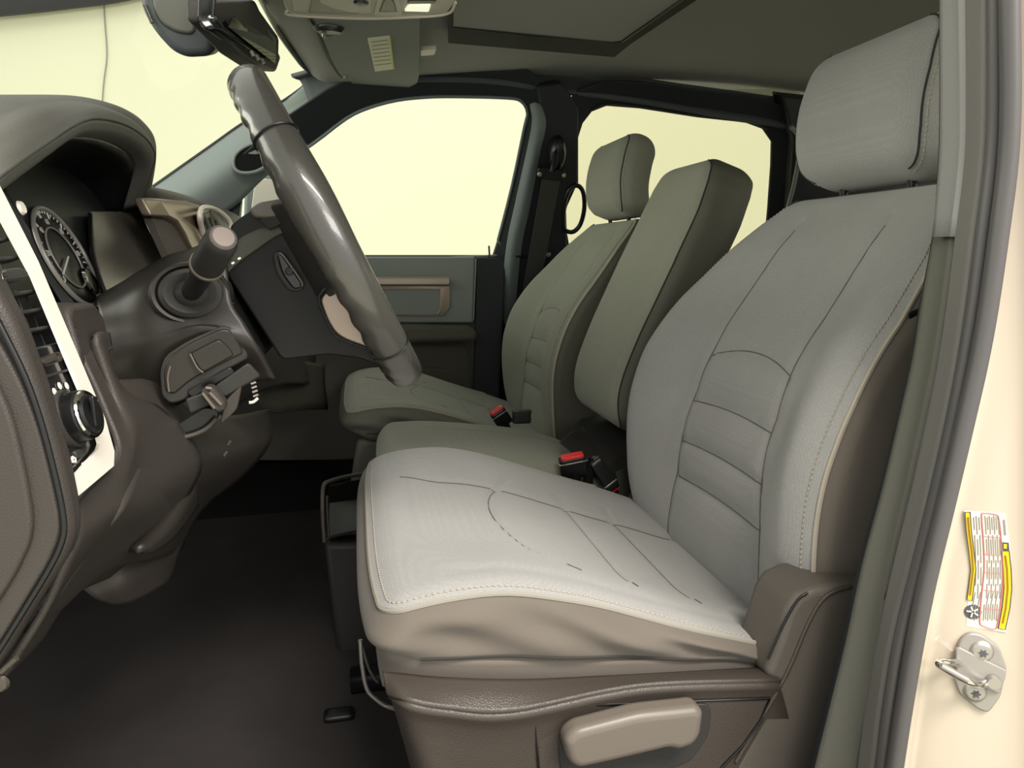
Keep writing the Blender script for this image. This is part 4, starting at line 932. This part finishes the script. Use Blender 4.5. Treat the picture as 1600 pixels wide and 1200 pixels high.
# lettering next to the cargo lamp button
cu = bpy.data.curves.new('lettering', 'FONT'); cu.body = 'CARGO'; cu.size = .0052; cu.extrude = .0002
to = bpy.data.objects.new('lettering', cu); COL.objects.link(to)
xa = txt[1]-txt[0]; xa /= np.linalg.norm(xa); za = Bn; ya = np.cross(za, xa)
Mx = Matrix.Identity(4)
for i in range(3): Mx[i][0], Mx[i][1], Mx[i][2], Mx[i][3] = xa[i], ya[i], za[i], txt[0][i]
dg = bpy.context.evaluated_depsgraph_get(); me = bpy.data.meshes.new_from_object(to.evaluated_get(dg)); me.transform(Mx); me.transform(Matrix.Translation(-Vector(OFF[db])))
bpy.data.objects.remove(to); me.materials.clear(); me.materials.append(whitep)
lt = bpy.data.objects.new('lettering', me); COL.objects.link(lt); lt.parent = db

# instrument hood (an arch over the cluster)
lip = [(-60, 330, .47), (0, 275, .50), (60, 232, .57), (130, 191, .66), (165, 188, .74), (200, 199, .83), (226, 218, .91), (239, 240, .96), (236, 262, .98), (222, 310, 1.0)]
lp = P3(lip)
crest = [np.array((p[0]-.05, p[1]+.0, p[2])) for p in lp]
crown = P3([(-70, 200, .48), (-10, 200, .52), (50, 172, .60), (115, 164, .70), (160, 172, .78), (200, 186, .86), (226, 206, .93), (241, 236, .98), (240, 262, 1.0), (224, 310, 1.02)])
crown = [np.array((min(c[0], l[0]-.012), c[1], c[2])) for c, l in zip(crown, lp)]
back1 = P3([(-90, 162, .55), (-20, 156, .60), (40, 154, .68), (90, 154, .76), (130, 159, .82), (170, 170, .90), (200, 186, .97), (222, 210, 1.02), (226, 250, 1.04), (218, 312, 1.05)])
back2 = [np.array((p[0]-.14, p[1], p[2]-.012)) for p in back1]
patch('instrument_hood', [lp, [(a+b)/2+np.array((.003, 0, .002)) for a, b in zip(lp, crown)], crown, back1, back2], dash_t, db, 6, 6, .006)
under = [np.array((p[0]-.02, p[1]+(.012 if k < 3 else -.012 if k > 6 else 0), p[2]-.014)) for k, p in enumerate(lp)]
deep = [np.array((p[0]-.13, p[1]*.86+.10, p[2]-.050)) for p in lp]
patch('hood_lip', [lp, [(a+b)/2+np.array((.004, 0, -.002)) for a, b in zip(lp, under)], under], dash_t, db, 4, 6, .003)
patch('hood_underside', [under, [(a+b)/2 for a, b in zip(under, deep)], deep], black, db, 4, 6, .003)
# cluster face
Cn = np.array((.93, 0, .36)); Cn /= np.linalg.norm(Cn); Cq_ = np.array((-.272, .7, .66))
def PC(l, d=0): return [P(a, b, n=Cn, q=Cq_+Cn*d) for a, b in l]
plate('cluster_face', PC([(-20, 180), (30, 250), (150, 250), (208, 306), (226, 345), (256, 408), (170, 480), (120, 480), (10, 300)]), -Cn*.01, mat('cluster_black', (40, 41, 42), .4), db, .001)
gc = PC([(100, 404)])[0]; gu = np.array((0, 1.0, 0)); gv = np.cross(Cn, gu)
if gv[2] < 0: gv = -gv
def gp(r, th, d=0): return gc+r*math.cos(th)*gu+r*math.sin(th)*gv+Cn*d
cl = lathe('instrument_gauge', [(.0, .001), (.048, .001), (.050, 0)], gc, Cn, black, db, n=48, label='round dial with tick marks and numbers')
tube('dial_ring', [gp(.049, 2*math.pi*k/48, .003) for k in range(48)], .0022, zinc, cl, closed=True)
tube('dial_inner_ring', [gp(.030, 2*math.pi*k/40, .002) for k in range(40)], .001, zinc, cl, closed=True)
for k in range(37):
    th = -.6+k*(math.pi+1.2)/36
    tube('tick_mark', [gp(.044 if k % 4 else .040, th, .002), gp(.0465, th, .002)], .0006 if k % 4 else .0009, whitep, cl, n=4)
for k, s_ in enumerate(['0', '20', '40', '60', '80', '100', '120']):
    th = math.pi+.6-k*(math.pi+1.2)/6
    cu = bpy.data.curves.new('dial_number', 'FONT'); cu.body = s_; cu.size = .008; cu.extrude = .0001; cu.align_x = 'CENTER'; cu.align_y = 'CENTER'
    to = bpy.data.objects.new('n', cu); COL.objects.link(to)
    c_ = gp(.0355, th, .002)
    for i in range(3): Mx[i][0], Mx[i][1], Mx[i][2], Mx[i][3] = gu[i], gv[i], Cn[i], c_[i]
    me = bpy.data.meshes.new_from_object(to.evaluated_get(bpy.context.evaluated_depsgraph_get())); me.transform(Mx); me.transform(Matrix.Translation(-Vector(OFF[cl])))
    bpy.data.objects.remove(to); me.materials.clear(); me.materials.append(whitep)
    o = bpy.data.objects.new('dial_number', me); COL.objects.link(o); o.parent = cl
tube('needle', [gp(.0, .3, .004), gp(.036, 3.6, .004)], .001, whitep, cl)
lathe('small_dial', [(.0, .002), (.013, .002), (.015, 0)], gp(.038, -.75, .003), Cn, chrome, cl)
lathe('vent_pip', [(.0, .002), (.004, .002), (.005, 0)], P(32, 325, y=.56), Bn, silver, db, n=16)
# lens glare painted as a grey panel over the right half of the cluster
plate('cluster_glare', PC([(142, 330), (205, 330), (258, 402), (168, 462), (158, 430), (148, 380)], .012), -Cn*.004, ledge, db, .001)
tube('cluster_divider', PC([(141, 335), (143, 385), (152, 425), (166, 462)], .014), .0022, black, db, sm=4)
patch('cluster_side', [P3([(212, 305, 1.0), (235, 352, 1.0), (262, 406, 1.0)]), P3([(222, 295, 1.04), (240, 345, 1.04), (272, 400, 1.04)])], dash_m, db, 3, 4, .008)
# shelf and panels under the cluster
plate('lower_switch_block', rounded(P3([(104, 478, .56), (148, 472, .60), (160, 490, .62), (178, 545, .62), (185, 600, .63), (150, 612, .58), (128, 560, .54)]), .008), (-.05, .02, 0), dash_m, db, .006)
tube('panel_line', P3([(144, 562, .57), (174, 543, .61)]), .0012, plast_d, db)
# knee bolster, sweeping under the column
kb = [P3([(150, 600, .61), (190, 596, .64), (240, 600, .68), (330, 650, .78), (420, 640, .90)]),
      P3([(185, 640, .61), (208, 640, .625), (260, 680, .66), (345, 700, .76), (420, 690, .90)]),
      P3([(215, 700, .60), (235, 715, .61), (270, 735, .66), (325, 740, .76), (380, 740, .9)]),
      P3([(190, 780, .51), (220, 790, .56), (265, 785, .66), (300, 770, .76), (330, 780, .9)]),
      P3([(130, 860, .49), (170, 850, .55), (230, 840, .64), (290, 800, .74), (300, 815, .9)]),
      P3([(40, 990, .46), (90, 950, .52), (160, 890, .60), (240, 870, .70), (280, 860, .9)])]
patch('knee_bolster', kb, dash_m, db, 6, 6, .006)
patch('lower_duct', [P3([(195, 858, .60), (240, 800, .66), (303, 735, .74)]), P3([(215, 860, .59), (262, 815, .64), (305, 760, .72)]), P3([(228, 866, .60), (270, 838, .65), (306, 790, .74)])], smooth_p, db, 5, 6, .006)
tube('duct_gap', P3([(248, 802, .64), (272, 770, .66), (299, 738, .70)]), .0016, black, db, sm=3)
# passenger half of the dashboard
pd = [P3([(226, 294, 1.02), (240, 298, 1.10), (262, 302, 1.3), (300, 318, 1.6), (330, 330, 1.86)]),
      P3([(222, 308, 1.00), (262, 308, 1.08), (310, 318, 1.3), (350, 330, 1.6), (372, 340, 1.87)]),
      P3([(262, 402, 1.00), (310, 380, 1.08), (360, 370, 1.3), (400, 380, 1.6), (410, 390, 1.87)]),
      P3([(300, 500, 1.00), (350, 470, 1.08), (410, 450, 1.3), (440, 470, 1.6), (450, 470, 1.87)]),
      P3([(330, 600, 1.00), (380, 560, 1.08), (440, 560, 1.3), (470, 560, 1.6), (490, 550, 1.87)]),
      P3([(340, 660, 1.00), (390, 620, 1.08), (445, 600, 1.3), (480, 600, 1.6), (480, 590, 1.87)])]
patch('passenger_dash', pd, dash_m, db, 6, 6, .008)
backrow = [np.array((p[0]-.30, p[1], p[2]-.07)) for p in pd[0]]
patch('dash_top', [pd[0], [np.array((p[0]-.15, p[1], p[2]-.010)) for p in pd[0]], backrow], dash_t, db, 4, 6, .008)
def P3n(l, dy): return [P(a, b, y=c-dy) for a, b, c in l]
O_ = P3n([(222, 309, 1.02), (250, 310, 1.05), (287, 314, 1.10), (312, 320, 1.16), (320, 345, 1.2), (330, 372, 1.2), (306, 396, 1.12), (300, 388, 1.1), (290, 366, 1.08), (277, 347, 1.06), (262, 339, 1.04), (236, 337, 1.02)], .10)
plate('centre_stack_trim', O_, (-.012, .005, 0), bronze, db, .003)
plate('centre_screen', P3n([(238, 341, 1.02), (262, 342, 1.04), (275, 349, 1.06), (288, 368, 1.08), (301, 390, 1.1), (266, 404, 1.05)], .085), (-.01, 0, 0), ledge, db, .001)
vr = P3n([(312, 335, 1.16), (316, 325, 1.2), (330, 325, 1.24), (345, 332, 1.26), (360, 350, 1.28), (352, 374, 1.26), (325, 378, 1.2), (314, 352, 1.17)], .14)
tube('vent_ring', vr, .0035, silver, db, sm=4, closed=True)
plate('round_vent', P3n([(314, 337, 1.16), (330, 328, 1.24), (345, 335, 1.26), (356, 352, 1.28), (350, 370, 1.26), (325, 374, 1.2)], .13), (-.01, 0, 0), black, db, .001)
for k in range(3):
    a, b = P3n([(318+k*9, 336+k*4, 1.2+k*.02), (326+k*9, 358+k*4, 1.2+k*.02)], .145)
    tube('round_vent_vane', [a, b], .0018, plast_d, db)
patch('glove_box', [P3([(395, 560, 1.3), (430, 564, 1.4), (470, 564, 1.6), (505, 570, 1.82)]), P3([(400, 600, 1.3), (430, 590, 1.4), (470, 590, 1.6), (505, 600, 1.82)]), P3([(410, 640, 1.35), (440, 645, 1.4), (480, 640, 1.6), (510, 640, 1.82)])], doorb, db, 4, 5, .01)
# pedal bracket, footwell pieces
pb_ = db
patch('lower_cover', [P3([(130, 920, .72), (178, 862, .74), (240, 850, .78), (272, 800, .84), (303, 780, .9)]), P3([(150, 932, .72), (190, 905, .72), (238, 885, .76), (272, 850, .82), (300, 800, .9)]), P3([(178, 941, .74), (205, 938, .74), (245, 918, .77), (264, 900, .82), (276, 850, .9)])], plast, pb_, 5, 6, .006)
hp = thing('hinge_hardware', P(8, 1050, y=.42), 'small metal hinge tab at the lower edge of the dashboard end', 'bracket')
tube('tab', P3([(2, 1050, .42), (26, 1028, .42)]), .0018, plast_s, hp)
lathe('tab_bolt', [(0, .003), (.004, .002), (.005, 0)], P(0, 1068, y=.42), (0, -1, 0), plast_s, hp, n=14)
# footwell step / far sill
struct(patch('trim_13', [[(-.55, 1.70, FZ), (-.1, 1.72, FZ), (.5, 1.72, FZ)], [(-.55, 1.76, FZ+.05), (-.1, 1.78, FZ+.05), (.5, 1.78, FZ+.05)], [(-.55, 1.92, FZ+.07), (-.1, 1.92, FZ+.07), (.5, 1.92, FZ+.07)]], blackm, None, 4, 4, .01))
struct(patch('wall_passenger_lower', [[(-1.0, 1.97, .9), (-.9, 1.99, .4), (-.9, 1.99, .0)], [(-.3, 1.975, .66), (-.3, 1.99, .4), (-.3, 1.99, .0)], [(1.65, 1.975, .60), (1.65, 1.99, .4), (1.65, 1.99, .0)]], blackm, None, 4, 4, .01))
tag(box('floor_clip', P(530, 1117, z=FZ+.012), (.02, .012, .006), black, None, .005, 6), 'small black clip lying on the carpet in front of the driver seat', 'clip')
